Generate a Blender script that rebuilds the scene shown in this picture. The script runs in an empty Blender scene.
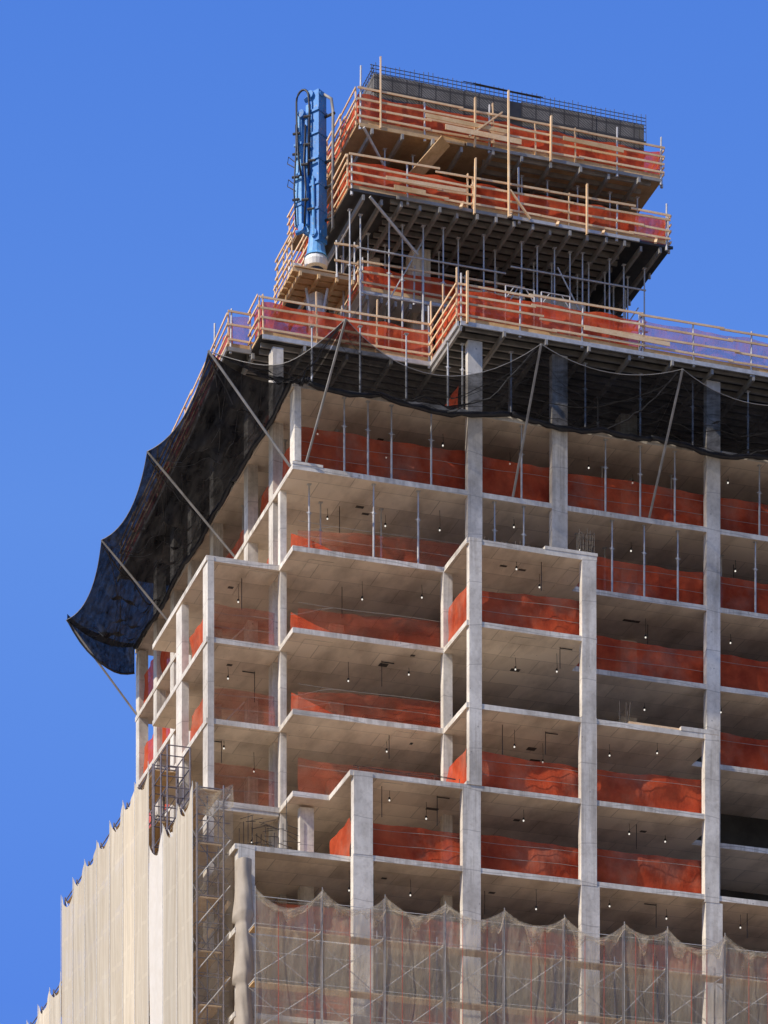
import bpy, bmesh, math, random
from mathutils import Vector
random.seed(7)
R = math.radians
scene = bpy.context.scene
COL = scene.collection

# ------------------------------------------------------------------ coordinates
# Site grid: u along the right-hand facade, v into the building, z above the
# camera's eye level.  World = (u-44, v, z+1.7), ground at 0.
UO, ZO = 44.0, 1.7
H = 3.1                                   # storey height
def lev(n): return 44.6 + H * n           # top of slab n (0 = lowest open floor)
def W(u, v, z): return Vector((u - UO, v, z + ZO))
CAM = W(0, -117.5, 0)
def order_x(u, v):                        # left-to-right order, used for wording labels only
    return (.9512 * u - .3084 * (v + 117.5)) / (.3084 * u + .9512 * (v + 117.5))
ORD = ['first', 'second', 'third', 'fourth', 'fifth', 'sixth', 'seventh', 'eighth', 'ninth', 'tenth',
       'eleventh', 'twelfth', 'thirteenth', 'fourteenth', 'fifteenth', 'sixteenth', 'seventeenth', 'eighteenth',
       'nineteenth', 'twentieth', 'twenty-first', 'twenty-second', 'twenty-third', 'twenty-fourth', 'twenty-fifth', 'twenty-sixth',
       'twenty-seventh', 'twenty-eighth', 'twenty-ninth', 'thirtieth', 'thirty-first', 'thirty-second'] + ['thirty-' + w for w in ('third','fourth','fifth','sixth','seventh','eighth','ninth')] + ['fortieth'] + ['forty-' + w for w in ('first','second','third','fourth','fifth','sixth')]
FLOOR = {-2: 'second floor down behind the tan netting', -1: 'floor just behind the tan netting',
         0: 'lowest open floor above tan netting', 1: 'second open floor above tan netting',
         2: 'third open floor above tan netting', 3: 'fourth open floor above tan netting',
         4: 'fifth open floor above tan netting', 5: 'open floor just below the black net',
         6: 'floor behind the black net'}

# ------------------------------------------------------------------ mesh helpers
class MB:
    def __init__(s): s.v = []; s.f = []
    def add(s, vs, fs):
        b = len(s.v); s.v += [tuple(p) for p in vs]; s.f += [tuple(b + i for i in f) for f in fs]; return s
    def box(s, a, b):                     # two opposite corners in world space
        x0, y0, z0 = (min(a[i], b[i]) for i in range(3)); x1, y1, z1 = (max(a[i], b[i]) for i in range(3))
        return s.add([(x0,y0,z0),(x1,y0,z0),(x1,y1,z0),(x0,y1,z0),(x0,y0,z1),(x1,y0,z1),(x1,y1,z1),(x0,y1,z1)],
                     [(0,3,2,1),(4,5,6,7),(0,1,5,4),(1,2,6,5),(2,3,7,6),(3,0,4,7)])
    def bar(s, p, q, w, h, up=Vector((0,0,1))):   # rectangular bar
        p, q = Vector(p), Vector(q); d = (q - p).normalized()
        if abs(d.dot(up)) > .98: up = Vector((1,0,0))
        a = d.cross(up).normalized() * (w/2); b = a.cross(d).normalized() * (h/2)
        vs = [p-a-b, p+a-b, p+a+b, p-a+b, q-a-b, q+a-b, q+a+b, q-a+b]
        return s.add(vs, [(0,3,2,1),(4,5,6,7),(0,1,5,4),(1,2,6,5),(2,3,7,6),(3,0,4,7)])
    def tube(s, pts, r, n=6):
        pts = [Vector(p) for p in pts]; rs = r if isinstance(r, (list, tuple)) else [r]*len(pts)
        rings = []
        for i, p in enumerate(pts):
            d = (pts[min(i+1, len(pts)-1)] - pts[max(i-1, 0)]).normalized()
            ref = Vector((0,0,1)) if abs(d.z) < .9 else Vector((1,0,0))
            a = d.cross(ref).normalized(); b = d.cross(a).normalized()
            rings.append([p + (a*math.cos(2*math.pi*k/n) + b*math.sin(2*math.pi*k/n))*rs[i] for k in range(n)])
        vs = [q for r_ in rings for q in r_]; fs = []
        for i in range(len(pts)-1):
            for k in range(n):
                fs.append((i*n+k, i*n+(k+1)%n, (i+1)*n+(k+1)%n, (i+1)*n+k))
        fs.append(tuple(range(n))[::-1]); fs.append(tuple((len(pts)-1)*n+k for k in range(n)))
        return s.add(vs, fs)
    def grid(s, fn, nx, ny):
        vs = [fn(i/nx, j/ny) for j in range(ny+1) for i in range(nx+1)]
        fs = [(j*(nx+1)+i, j*(nx+1)+i+1, (j+1)*(nx+1)+i+1, (j+1)*(nx+1)+i) for j in range(ny) for i in range(nx)]
        return s.add(vs, fs)
    def prism(s, poly, z0, z1):           # poly in world xy, counter-clockwise
        n = len(poly); vs = [(x,y,z0) for x,y in poly] + [(x,y,z1) for x,y in poly]
        fs = [tuple(range(n))[::-1], tuple(range(n, 2*n))] + [(i,(i+1)%n,n+(i+1)%n,n+i) for i in range(n)]
        return s.add(vs, fs)
    def lathe(s, c, prof, n=16):
        c = Vector(c); vs = [(c.x+r*math.cos(2*math.pi*k/n), c.y+r*math.sin(2*math.pi*k/n), c.z+z) for r,z in prof for k in range(n)]
        m = len(prof); fs = [(i*n+k, i*n+(k+1)%n, (i+1)*n+(k+1)%n, (i+1)*n+k) for i in range(m-1) for k in range(n)]
        fs.append(tuple(range(n))[::-1]); fs.append(tuple((m-1)*n+k for k in range(n)))
        return s.add(vs, fs)
    def sphere(s, c, r, n=8, m=6):
        return s.lathe(c, [(max(r*math.sin(math.pi*i/m), .002), -r*math.cos(math.pi*i/m)) for i in range(m+1)], n)

ORG = {}
def build(name, mb, mat, parent=None, origin=None, smooth=False):
    if origin is None:
        if parent is not None: origin = ORG[parent]
        else:
            xs = [p[0] for p in mb.v]; ys = [p[1] for p in mb.v]; zs = [p[2] for p in mb.v]
            origin = Vector(((min(xs)+max(xs))/2, (min(ys)+max(ys))/2, min(zs)))
    me = bpy.data.meshes.new(name)
    me.from_pydata([tuple(Vector(p) - origin) for p in mb.v], [], mb.f); me.update()
    bm = bmesh.new(); bm.from_mesh(me)
    if not smooth: bmesh.ops.recalc_face_normals(bm, faces=bm.faces)
    bm.to_mesh(me); bm.free()
    me.materials.append(mat)
    if smooth:
        for p in me.polygons: p.use_smooth = True
    o = bpy.data.objects.new(name, me); COL.objects.link(o)
    if parent is not None:
        o.parent = parent; o.location = origin - ORG[parent]
    else: o.location = origin
    ORG[o] = origin
    return o
def tag(o, label, cat, group=None):
    o['label'] = label; o['category'] = cat
    if group: o['group'] = group
    return o
def thing(name, label, cat, loc, group=None):
    o = bpy.data.objects.new(name, None); COL.objects.link(o); o.location = loc; o.empty_display_size = .3
    ORG[o] = Vector(loc); return tag(o, label, cat, group)
def dup(root, loc, label):
    r = root.copy(); COL.objects.link(r); r.location = loc; r['label'] = label
    for ch in list(root.children):
        c = ch.copy(); COL.objects.link(c); c.parent = r
        for g in list(ch.children):
            d = g.copy(); COL.objects.link(d); d.parent = c
    return r
def wob(x, y, s=0.0):
    return (math.sin(x*2.1+s*1.7)*.5 + math.sin(x*4.7+y*3.1+s*5.1)*.3 + math.sin(y*5.3-x*1.3+s*2.9)*.25 + math.sin(x*9.7+y*2.3+s)*.15)

# ------------------------------------------------------------------ materials
def nmat(name):
    m = bpy.data.materials.new(name); m.use_nodes = True; nt = m.node_tree
    for n in list(nt.nodes):
        if n.type != 'OUTPUT_MATERIAL': nt.nodes.remove(n)
    return m, nt, nt.nodes['Material Output']
def N(nt, t, **kw):
    n = nt.nodes.new(t)
    for k, v in kw.items():
        if k.startswith('i_'):
            n.inputs[k[2:].replace('_', ' ')].default_value = v
        else: setattr(n, k, v)
    return n
def L(nt, a, b): nt.links.new(a, b)
def pos(nt, scale=(1,1,1)):
    g = N(nt, 'ShaderNodeNewGeometry'); mp = N(nt, 'ShaderNodeMapping'); mp.inputs['Scale'].default_value = scale
    L(nt, g.outputs['Position'], mp.inputs['Vector']); return mp.outputs['Vector']
def ramp(nt, src, stops):
    r = N(nt, 'ShaderNodeValToRGB'); e = r.color_ramp.elements
    while len(e) < len(stops): e.new(.5)
    for i, (p, c) in enumerate(stops): e[i].position = p; e[i].color = (*c, 1)
    L(nt, src, r.inputs['Fac']); return r.outputs['Color']
def mix(nt, fac, a, b, blend='MIX'):
    m = N(nt, 'ShaderNodeMix', data_type='RGBA', blend_type=blend)
    for sock, val in (('Factor', fac), ('A', a), ('B', b)):
        i = [x for x in m.inputs if x.name == sock and (x.type == 'VALUE' if sock == 'Factor' else x.type == 'RGBA')][0]
        if hasattr(val, 'node'): L(nt, val, i)
        elif sock == 'Factor': i.default_value = val
        else: i.default_value = (*val, 1)
    return [o for o in m.outputs if o.type == 'RGBA'][0]
def noise(nt, scale, detail=4, vec=None, rough=.6):
    n = N(nt, 'ShaderNodeTexNoise'); n.inputs['Scale'].default_value = scale; n.inputs['Detail'].default_value = detail
    n.inputs['Roughness'].default_value = rough
    L(nt, vec if vec is not None else pos(nt), n.inputs['Vector']); return n.outputs['Fac']
def mth(nt, op, a, b=None):
    n = N(nt, 'ShaderNodeMath', operation=op)
    for i, x in enumerate((a, b)):
        if x is None: continue
        if hasattr(x, 'node'): L(nt, x, n.inputs[i])
        else: n.inputs[i].default_value = x
    return n.outputs[0]
def surf(nt, out, color, rough=.85, metal=0, bump=None, bstr=.3, bdist=.02):
    p = N(nt, 'ShaderNodeBsdfPrincipled'); p.inputs['Roughness'].default_value = rough; p.inputs['Metallic'].default_value = metal
    if hasattr(color, 'node'): L(nt, color, p.inputs['Base Color'])
    else: p.inputs['Base Color'].default_value = (*color, 1)
    if bump is not None:
        b = N(nt, 'ShaderNodeBump'); b.inputs['Strength'].default_value = bstr; b.inputs['Distance'].default_value = bdist
        L(nt, bump, b.inputs['Height']); L(nt, b.outputs['Normal'], p.inputs['Normal'])
    L(nt, p.outputs[0], out.inputs['Surface'])

def simple(name, c0, c1, scale=3, rough=.8, metal=0, vec=(1,1,1), bstr=.2):
    m, nt, out = nmat(name); n = noise(nt, scale, 5, pos(nt, vec))
    surf(nt, out, ramp(nt, n, [(.3, c0), (.7, c1)]), rough, metal, n, bstr); return m

def concrete_mat():
    m, nt, out = nmat('cast_concrete')
    big = noise(nt, .55, 6); fine = noise(nt, 7, 6); streak = noise(nt, 1.0, 6, pos(nt, (2.2, 2.2, .55)))
    c = ramp(nt, big, [(.3, (.50,.445,.37)), (.66, (.86,.78,.655))])
    c = mix(nt, .45, c, ramp(nt, streak, [(.34, (.62,.6,.57)), (.58, (1,1,1))]), 'MULTIPLY')
    c = mix(nt, .5, c, ramp(nt, fine, [(.30, (.66,.64,.61)), (.54, (1,1,1))]), 'MULTIPLY')
    sp = N(nt, 'ShaderNodeSeparateXYZ'); L(nt, pos(nt), sp.inputs[0])
    jz = mth(nt, 'FRACT', mth(nt, 'ADD', mth(nt, 'MULTIPLY', sp.outputs['Z'], 1/1.55), mth(nt, 'MULTIPLY', noise(nt, .35, 1), .5)))
    c = mix(nt, mth(nt, 'MULTIPLY', mth(nt, 'LESS_THAN', jz, .022), .45), c, (.25,.22,.19))
    drip = ramp(nt, noise(nt, 1.0, 7, pos(nt, (4.5, 4.5, .16)), .7), [(.44, (.50,.45,.40)), (.53, (1,1,1))])
    c = mix(nt, mth(nt, 'MULTIPLY', ramp(nt, noise(nt, .22, 3), [(.42, (0,0,0)), (.58, (1,1,1))]), .45), c, drip, 'MULTIPLY')
    spot = N(nt, 'ShaderNodeTexVoronoi'); spot.inputs['Scale'].default_value = 2.1; L(nt, pos(nt), spot.inputs['Vector'])
    c = mix(nt, mth(nt, 'MULTIPLY', mth(nt, 'LESS_THAN', spot.outputs['Distance'], .07), .55), c, (.2,.175,.15))
    # soffits: cast on plywood, browner, with panel joints and stains
    pw = pos(nt)
    br = N(nt, 'ShaderNodeTexBrick'); br.offset = .5; br.inputs['Scale'].default_value = 1
    br.inputs['Brick Width'].default_value = 2.44; br.inputs['Row Height'].default_value = 1.22
    br.inputs['Mortar Size'].default_value = .018; br.inputs['Mortar Smooth'].default_value = .4
    br.inputs['Color1'].default_value = (.80,.66,.50,1); br.inputs['Color2'].default_value = (.63,.51,.385,1)
    br.inputs['Mortar'].default_value = (.46,.37,.28,1); L(nt, pw, br.inputs['Vector'])
    sc = mix(nt, .7, br.outputs['Color'], ramp(nt, noise(nt, .8, 8, pos(nt, (1, .45, 1))), [(.34, (.50,.47,.45)), (.58, (1,1,1))]), 'MULTIPLY')
    sc = mix(nt, mth(nt, 'MULTIPLY', mth(nt, 'LESS_THAN', spot.outputs['Distance'], .05), .6), sc, (.16,.10,.07))
    g = N(nt, 'ShaderNodeNewGeometry'); sx = N(nt, 'ShaderNodeSeparateXYZ'); L(nt, g.outputs['True Normal'], sx.inputs[0])
    under = mth(nt, 'LESS_THAN', sx.outputs['Z'], -.5)
    surf(nt, out, mix(nt, under, c, sc), .9, 0, fine, .35, .02); return m
def lumber_mat(name, c0, c1):
    m, nt, out = nmat(name); n = noise(nt, 2.2, 6); g = noise(nt, 14, 4)
    oi = N(nt, 'ShaderNodeObjectInfo')
    c = mix(nt, .4, ramp(nt, n, [(.3, c0), (.7, c1)]), ramp(nt, g, [(.3, (.6,.55,.5)), (.7, (1,1,1))]), 'MULTIPLY')
    c = mix(nt, .45, c, ramp(nt, oi.outputs['Random'], [(0, (.50,.48,.46)), (.3, (.85,.80,.74)), (1, (1,1,1))]), 'MULTIPLY')
    surf(nt, out, c, .8, 0, g, .2); return m
def net_mat(name, col, col2, alpha, trans=.4, nscale=1.2, avar=.25, vec=(1,1,1), seams=None, dust=0.0):
    m, nt, out = nmat(name)
    n = noise(nt, nscale, 5, pos(nt, vec))
    c = ramp(nt, n, [(.3, col), (.7, col2)])
    oi = N(nt, 'ShaderNodeObjectInfo'); c = mix(nt, 1.0, c, ramp(nt, oi.outputs['Random'], [(0, (.72,.74,.78)), (1, (1,1,1))]), 'MULTIPLY')
    if dust: c = mix(nt, mth(nt, 'MULTIPLY', ramp(nt, noise(nt, .7, 6), [(.48, (0,0,0)), (.66, (1,1,1))]), dust), c, (.52,.30,.20))
    d = N(nt, 'ShaderNodeBsdfDiffuse'); t = N(nt, 'ShaderNodeBsdfTranslucent'); L(nt, c, d.inputs[0]); L(nt, c, t.inputs[0])
    b = N(nt, 'ShaderNodeBump'); b.inputs['Strength'].default_value = .5; b.inputs['Distance'].default_value = .08
    fold = noise(nt, 2.5, 3, pos(nt, (1.4, 1.4, .5))); L(nt, fold, b.inputs['Height']); L(nt, b.outputs[0], d.inputs['Normal'])
    ms = N(nt, 'ShaderNodeMixShader'); ms.inputs[0].default_value = trans; L(nt, d.outputs[0], ms.inputs[1]); L(nt, t.outputs[0], ms.inputs[2])
    tr = N(nt, 'ShaderNodeBsdfTransparent'); mx = N(nt, 'ShaderNodeMixShader')
    n2 = noise(nt, nscale*2.3, 4, pos(nt, vec))
    a = mth(nt, 'ADD', alpha - avar*.5, mth(nt, 'MULTIPLY', n2, avar))
    if seams:                              # denser strips where sheets overlap
        axis, period, wd = seams
        sp = N(nt, 'ShaderNodeSeparateXYZ'); L(nt, pos(nt), sp.inputs[0])
        fr = mth(nt, 'FRACT', mth(nt, 'MULTIPLY', sp.outputs[axis], 1/period))
        a = mth(nt, 'ADD', a, mth(nt, 'MULTIPLY', mth(nt, 'LESS_THAN', fr, wd), .12))
        zr = mth(nt, 'FRACT', mth(nt, 'ADD', mth(nt, 'MULTIPLY', sp.outputs['Z'], .5), mth(nt, 'MULTIPLY', noise(nt, .4, 2), .3)))
        a = mth(nt, 'ADD', a, mth(nt, 'MULTIPLY', mth(nt, 'LESS_THAN', zr, .07), .12))
    a = mth(nt, 'MINIMUM', mth(nt, 'MAXIMUM', a, 0), 1)
    L(nt, a, mx.inputs[0]); L(nt, tr.outputs[0], mx.inputs[1]); L(nt, ms.outputs[0], mx.inputs[2]); L(nt, mx.outputs[0], out.inputs['Surface'])
    return m

M = {}
M['concrete'] = concrete_mat()
M['core'] = simple('core_shade_dark', (.03,.028,.026), (.07,.065,.06), .8, .9)  # near-black: the shade of the deep interior is put into the colour
M['timber'] = lumber_mat('lumber', (.80,.51,.26), (.94,.70,.43))
M['plank'] = lumber_mat('scaffold_plank', (.62,.38,.16), (.84,.58,.31))
M['ply_dark'] = simple('film_faced_plywood', (.018,.017,.017), (.05,.046,.042), 2, .6)
M['ply'] = lumber_mat('plywood', (.42,.27,.14), (.60,.41,.23))
M['joist'] = simple('weathered_aluminium', (.20,.185,.16), (.36,.33,.29), 2, .6)
M['steel'] = simple('galvanised_steel', (.40,.38,.35), (.60,.57,.53), 5, .5, .25)
M['post'] = simple('shore_steel', (.36,.345,.32), (.56,.535,.50), 4, .5, .2)
M['rod'] = simple('dark_iron', (.015,.014,.013), (.05,.045,.04), 6, .7)
M['rebar'] = simple('rusty_rebar', (.03,.024,.02), (.10,.075,.055), 6, .8)
M['scaf'] = simple('scaffold_tube', (.10,.085,.10), (.22,.19,.20), 5, .6, .3)
M['scaf_l'] = simple('pale_scaffold_tube', (.45,.43,.40), (.62,.6,.56), 5, .6, .1)
def grimy(name, c0, c1, grime):
    m, nt, out = nmat(name); c = ramp(nt, noise(nt, 1.5, 6, pos(nt, (1,1,.4))), [(.3, c0), (.7, c1)])
    c = mix(nt, mth(nt, 'MULTIPLY', ramp(nt, noise(nt, 5, 8, pos(nt, (1,1,.5)), .75), [(.54, (0,0,0)), (.62, (1,1,1))]), .45), c, grime)
    c = mix(nt, ramp(nt, noise(nt, 11, 4), [(.62, (0,0,0)), (.66, (1,1,1))]), c, (.33,.32,.30))
    surf(nt, out, c, .55, 0, noise(nt, 6, 4), .2); return m
M['blue'] = grimy('blue_boom_paint', (.03,.16,.42), (.06,.28,.64), (.03,.08,.16))
M['blue_l'] = grimy('pale_blue_paint', (.08,.28,.56), (.15,.39,.67), (.08,.13,.19))
M['rubber'] = simple('black_hose', (.008,.008,.01), (.03,.03,.035), 4, .5)
M['white'] = simple('off_white_paint', (.62,.60,.54), (.80,.78,.72), 3, .6)
M['rope'] = simple('pale_rope', (.5,.47,.42), (.72,.69,.63), 8, .9)
M['red_cord'] = simple('red_cord', (.30,.05,.03), (.42,.08,.05), 8, .9)
M['orange'] = net_mat('orange_debris_net', (.46,.055,.024), (.90,.145,.052), .78, .22, 1.1, .50, dust=.35)
M['orange_thin'] = net_mat('thin_orange_debris_net', (.56,.08,.032), (.82,.15,.062), .42, .3, 1.0, .45, dust=.3)
M['orange_rail'] = net_mat('guardrail_orange_mesh', (.90,.10,.035), (.98,.21,.085), .88, .45, 1.6, .5)
M['orange_rail_thin'] = net_mat('thin_guardrail_mesh', (.86,.16,.07), (.96,.30,.14), .45, .45, 1.6, .45)
M['black_net'] = net_mat('black_catch_net', (.006,.006,.007), (.035,.033,.034), .78, .1, 1.3, .55, (.55, .55, 3.2))
M['black_side'] = net_mat('black_side_net', (.006,.006,.008), (.055,.053,.052), .955, .12, 1.6, .22, (2.2,.35,1.2))
M['tan_side'] = net_mat('tan_debris_netting', (.76,.625,.44), (.96,.83,.62), .93, .25, 1.3, .24, (1, 3.5, .12), ('Y', .757, .22))
M['tan_front'] = net_mat('tan_front_netting', (.90,.74,.50), (.98,.86,.64), .37, .40, 1.3, .22, (2.2, 1, .3))
M['tan_hem'] = net_mat('bunched_tan_netting', (.78,.62,.40), (.94,.80,.58), .36, .42, 2.6, .9, (1.1, 1, 1.6))
M['tan_end'] = net_mat('thin_end_netting', (.60,.48,.34), (.78,.65,.48), .24, .40, 1.3, .22, (3, 1, .3))
M['white_sheet'] = net_mat('white_sheeting', (.84,.75,.62), (.90,.82,.70), .985, .2, 2, .04)
M['tarp'] = simple('beige_tarpaulin', (.34,.275,.20), (.50,.42,.32), 1.6, .85, 0, (1,1,.6), .5)
def lamp_mat():
    m, nt, out = nmat('lit_lamp_glass'); e = N(nt, 'ShaderNodeEmission'); e.inputs[0].default_value = (1,.95,.85,1); e.inputs[1].default_value = 1.0
    L(nt, e.outputs[0], out.inputs['Surface']); return m
M['lamp'] = lamp_mat()
def form_mat():
    m, nt, out = nmat('wall_form_face')
    w = N(nt, 'ShaderNodeTexWave', wave_type='BANDS', bands_direction='DIAGONAL'); w.inputs['Scale'].default_value = 4.2
    w.inputs['Distortion'].default_value = 3.5; w.inputs['Detail'].default_value = 3; L(nt, pos(nt, (1,1,1.5)), w.inputs['Vector'])
    c = ramp(nt, w.outputs['Fac'], [(.2, (.10,.092,.08)), (.8, (.24,.215,.18))])
    c = mix(nt, .7, c, ramp(nt, noise(nt, 1.1, 6), [(.35, (.4,.38,.36)), (.65, (1,1,1))]), 'MULTIPLY')
    sp = N(nt, 'ShaderNodeSeparateXYZ'); L(nt, pos(nt), sp.inputs[0])
    for ax, per, wd in (('Z', .46, .2), ('X', .61, .1), ('Y', .61, .1)):
        fr = mth(nt, 'LESS_THAN', mth(nt, 'FRACT', mth(nt, 'MULTIPLY', sp.outputs[ax], 1/per)), wd)
        c = mix(nt, mth(nt, 'MULTIPLY', fr, .75), c, (.035,.03,.028))
    surf(nt, out, c, .85); return m
M['form'] = form_mat()

# ------------------------------------------------------------------ ground, sky, sun, camera
m, nt, out = nmat('city_ground')
surf(nt, out, ramp(nt, noise(nt, .03, 6), [(.35, (.19,.155,.115)), (.65, (.29,.24,.18))]), .9)
o = build('ground', MB().grid(lambda a, b: Vector(((a-.5)*6000, (b-.5)*6000, 0)), 12, 12), m); o['kind'] = 'structure'

SUN = Vector((-1.55, -.38, 1.42)).normalized()
world = bpy.data.worlds.new('World'); scene.world = world; world.use_nodes = True
wn = world.node_tree; bg = wn.nodes['Background']
sky = wn.nodes.new('ShaderNodeTexSky'); sky.sky_type = 'NISHITA'; sky.sun_disc = False
sky.sun_elevation = math.asin(SUN.z); sky.sun_rotation = math.atan2(SUN.x, SUN.y)
sky.air_density = 1.0; sky.dust_density = .05; sky.ozone_density = 2.0
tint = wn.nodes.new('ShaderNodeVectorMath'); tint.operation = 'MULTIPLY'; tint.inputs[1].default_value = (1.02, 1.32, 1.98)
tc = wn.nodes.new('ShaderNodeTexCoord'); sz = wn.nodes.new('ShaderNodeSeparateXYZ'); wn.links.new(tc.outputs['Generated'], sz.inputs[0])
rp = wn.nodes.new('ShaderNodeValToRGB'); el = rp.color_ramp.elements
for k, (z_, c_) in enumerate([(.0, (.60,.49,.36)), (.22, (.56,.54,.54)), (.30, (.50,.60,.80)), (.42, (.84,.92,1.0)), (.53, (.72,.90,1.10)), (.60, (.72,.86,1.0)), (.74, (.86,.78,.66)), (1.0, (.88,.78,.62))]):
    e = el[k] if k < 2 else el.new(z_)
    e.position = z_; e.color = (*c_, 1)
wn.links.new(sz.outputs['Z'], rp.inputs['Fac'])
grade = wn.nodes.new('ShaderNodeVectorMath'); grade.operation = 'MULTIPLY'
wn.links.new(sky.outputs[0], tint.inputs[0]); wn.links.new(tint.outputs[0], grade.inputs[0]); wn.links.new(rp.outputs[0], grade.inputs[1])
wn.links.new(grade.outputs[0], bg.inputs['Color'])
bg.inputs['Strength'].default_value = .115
sl = bpy.data.lights.new('sun', 'SUN'); sl.energy = 5; sl.angle = R(.5); sl.color = (1, .93, .82)
so = bpy.data.objects.new('sun', sl); COL.objects.link(so); so.location = (0, 0, 150)
so.rotation_euler = (-SUN).to_track_quat('-Z', 'Y').to_euler()
cam = bpy.data.cameras.new('camera'); co = bpy.data.objects.new('camera', cam); COL.objects.link(co)
co.location = CAM; co.rotation_euler = (R(90), 0, -math.atan2(.3084, .9512))
cam.sensor_width = 36; cam.sensor_fit = 'AUTO'; cam.lens = 36*3312/1024; cam.shift_y = (2050-512)/1024
cam.clip_start = .5; cam.clip_end = 9000
scene.camera = co
scene.view_settings.view_transform = 'Standard'; scene.view_settings.look = 'None'
scene.view_settings.exposure = 0; scene.view_settings.gamma = 1
scene.cycles.transparent_max_bounces = 24; scene.cycles.max_bounces = 8; scene.cycles.diffuse_bounces = 5

# ------------------------------------------------------------------ the concrete frame
bld = thing('concrete_building', 'unfinished grey concrete building frame of stepped floors and columns', 'building', W(44, 14, -1.7))
BACK, RT, TH, A0 = 28.1, 68.0, .20, .25
def outline(n):
    if n <= 0: return [(32.5, .62), (37.1, .62), (37.1, A0), (RT, A0), (RT, 34), (32.5, 34)]
    wing_back = 24 if n == 1 else 13.2
    left = [(35.4, BACK), (35.4, wing_back), (32.5, wing_back), (32.5, 4.7), (35.4, 4.7), (35.4, 2.9)]
    if n == 1: front = [(36.85, 2.9), (36.85, A0), (51.75, A0), (51.75, 2.9)]
    elif n == 2: front = [(41.45, 2.9), (41.45, A0), (51.75, A0), (51.75, 2.9)]
    elif n in (3, 4): front = [(41.45, 2.9), (41.45, A0), (46.72, A0), (46.72, 2.9)]
    else:
        left = [(35.4, BACK), (35.4, 2.9)]; front = []
    return left + front + [(RT, 2.9), (RT, BACK)]
SLAB = {}
for n in range(-13, 7):
    z = lev(n)
    SLAB[n] = build('floor_slab', MB().prism([(u - UO, v) for u, v in outline(n)], z - TH + ZO, z + ZO), M['concrete'], bld)
def edge_upstand(u0, u1, v0, v1, n, h):   # thickened kerbs at the terraces
    z = lev(n); build('edge_kerb', MB().box(W(u0, v0, z + .003), W(u1, v1, z + h)), M['concrete'], SLAB[n])
edge_upstand(44.6, 46.75, A0-.012, A0+.25, 4, .12)
edge_upstand(50.2, 51.78, A0-.012, A0+.3, 2, .16)
edge_upstand(35.39, 36.6, 2.885, 3.1, 5, .10)
edge_upstand(41.44, 41.9, A0-.012, A0+.3, 1, .12)
# soffit drop beams / thickened strips
for (u0, u1, v0, v1, n) in [(32.52, 35.38, 4.72, 5.0, 1)]:
    z = lev(n) - TH; build('edge_beam', MB().box(W(u0, v0, z - .14), W(u1, v1, z - .002)), M['concrete'], SLAB[n])
for (u0, u1, v0, v1, n) in [(36.2, 37.2, 3.4, 7, 4), (36.0, 37.1, 3.3, 7, 3), (34.3, 35.2, 5.0, 7.4, 4), (38.2, 39.0, .5, 4, 1), (45.9, 46.6, 1.0, 6, 4),
                            (50.4, 51.2, .6, 5.5, 2), (39.6, 40.5, 3.2, 6.4, 2), (43.5, 44.4, .6, 5, 3)]:
    z = lev(n) - TH; build('infill_strip', MB().box(W(u0, v0, z - .02), W(u1, v1, z - .002)), M['concrete'], SLAB[n])

G0 = -1.7
def column(u0, u1, v0, v1, z0, z1):
    mb = MB(); zz = z0
    mb.box(W(u0, v0, z0), W(u1, v1, z1))
    build('column', mb, M['concrete'], bld)
E_ = .018
column(32.63, 33.27, .62-E_, 1.1, G0, lev(0)-.01)
column(36.97, 37.75, A0-E_, A0+.33, G0, lev(0)-.02)
column(36.99, 37.73, A0-E_-.01, A0+.33, lev(0)-.018, lev(1)-.04)
column(41.29, 42.01, A0-E_, A0+.3, G0, lev(1)-.16)
column(41.55, 42.05, A0-E_-.01, A0+.28, lev(1)+.002, lev(4)+.02)
column(46.08, 46.83, A0-E_, A0+.3, G0, lev(0)-.2)
column(46.07, 46.71, A0-E_-.01, A0+.28, lev(0)-.198, lev(2)+.02)
column(46.11, 46.69, A0-E_, A0+.26, lev(2)+.022, lev(4)-.13)
column(51.23, 51.93, A0-E_, A0+.35, G0, lev(0)-.3)
column(51.19, 51.79, A0-E_-.01, A0+.3, lev(0)-.298, lev(2)-.03)
column(56.25, 57.05, A0-E_, A0+.4, G0, lev(0)-.02)
column(61.55, 62.35, A0-E_, A0+.4, G0, lev(0)-.02)
column(35.47, 35.73, 2.9-E_, 3.5, lev(5)+.12, lev(6)-.02)
column(41.43, 41.80, 2.9-E_, 3.2, lev(-3), lev(4)-.02)
column(42.43, 43.02, 2.9-E_, 3.2, lev(4)+.003, lev(7)-.4)
column(45.90, 46.54, 2.9-E_, 3.2, lev(4)+.003, lev(7)-.4)
column(52.42, 53.00, 2.9-E_, 3.2, lev(0)+.003, lev(7)-.4)
column(58.2, 58.9, 2.9-E_, 3.2, lev(0)+.003, lev(7)-.4)
column(63.4, 64.1, 2.9-E_, 3.2, lev(0)+.003, lev(7)-.4)
column(35.43, 35.68, 4.7-E_, 5.0, lev(-1), lev(5)-.02)
column(35.90, 36.45, 3.6, 3.9, lev(-1)+.003, lev(1)-.3)
column(32.55, 32.80, 4.7-E_, 5.4, lev(-1), lev(4)-.02)
column(32.52, 32.80, 8.5, 9.4, lev(-2), lev(4)-.3)
column(32.52, 32.80, 12.4, 13.17, lev(-2), lev(2)-.3)
for v0, v1 in ((5.7, 6.5), (9.3, 10.2), (14.6, 15.5), (18.2, 18.9), (21.2, 21.9), (24.2, 24.9), (27.45, 28.08)):
    column(35.43, 35.85, v0, v0+.6, lev(-1) + (v0 > 10)*0, lev(7) - .4 if v0 < 26 else lev(6)-.3)
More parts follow.
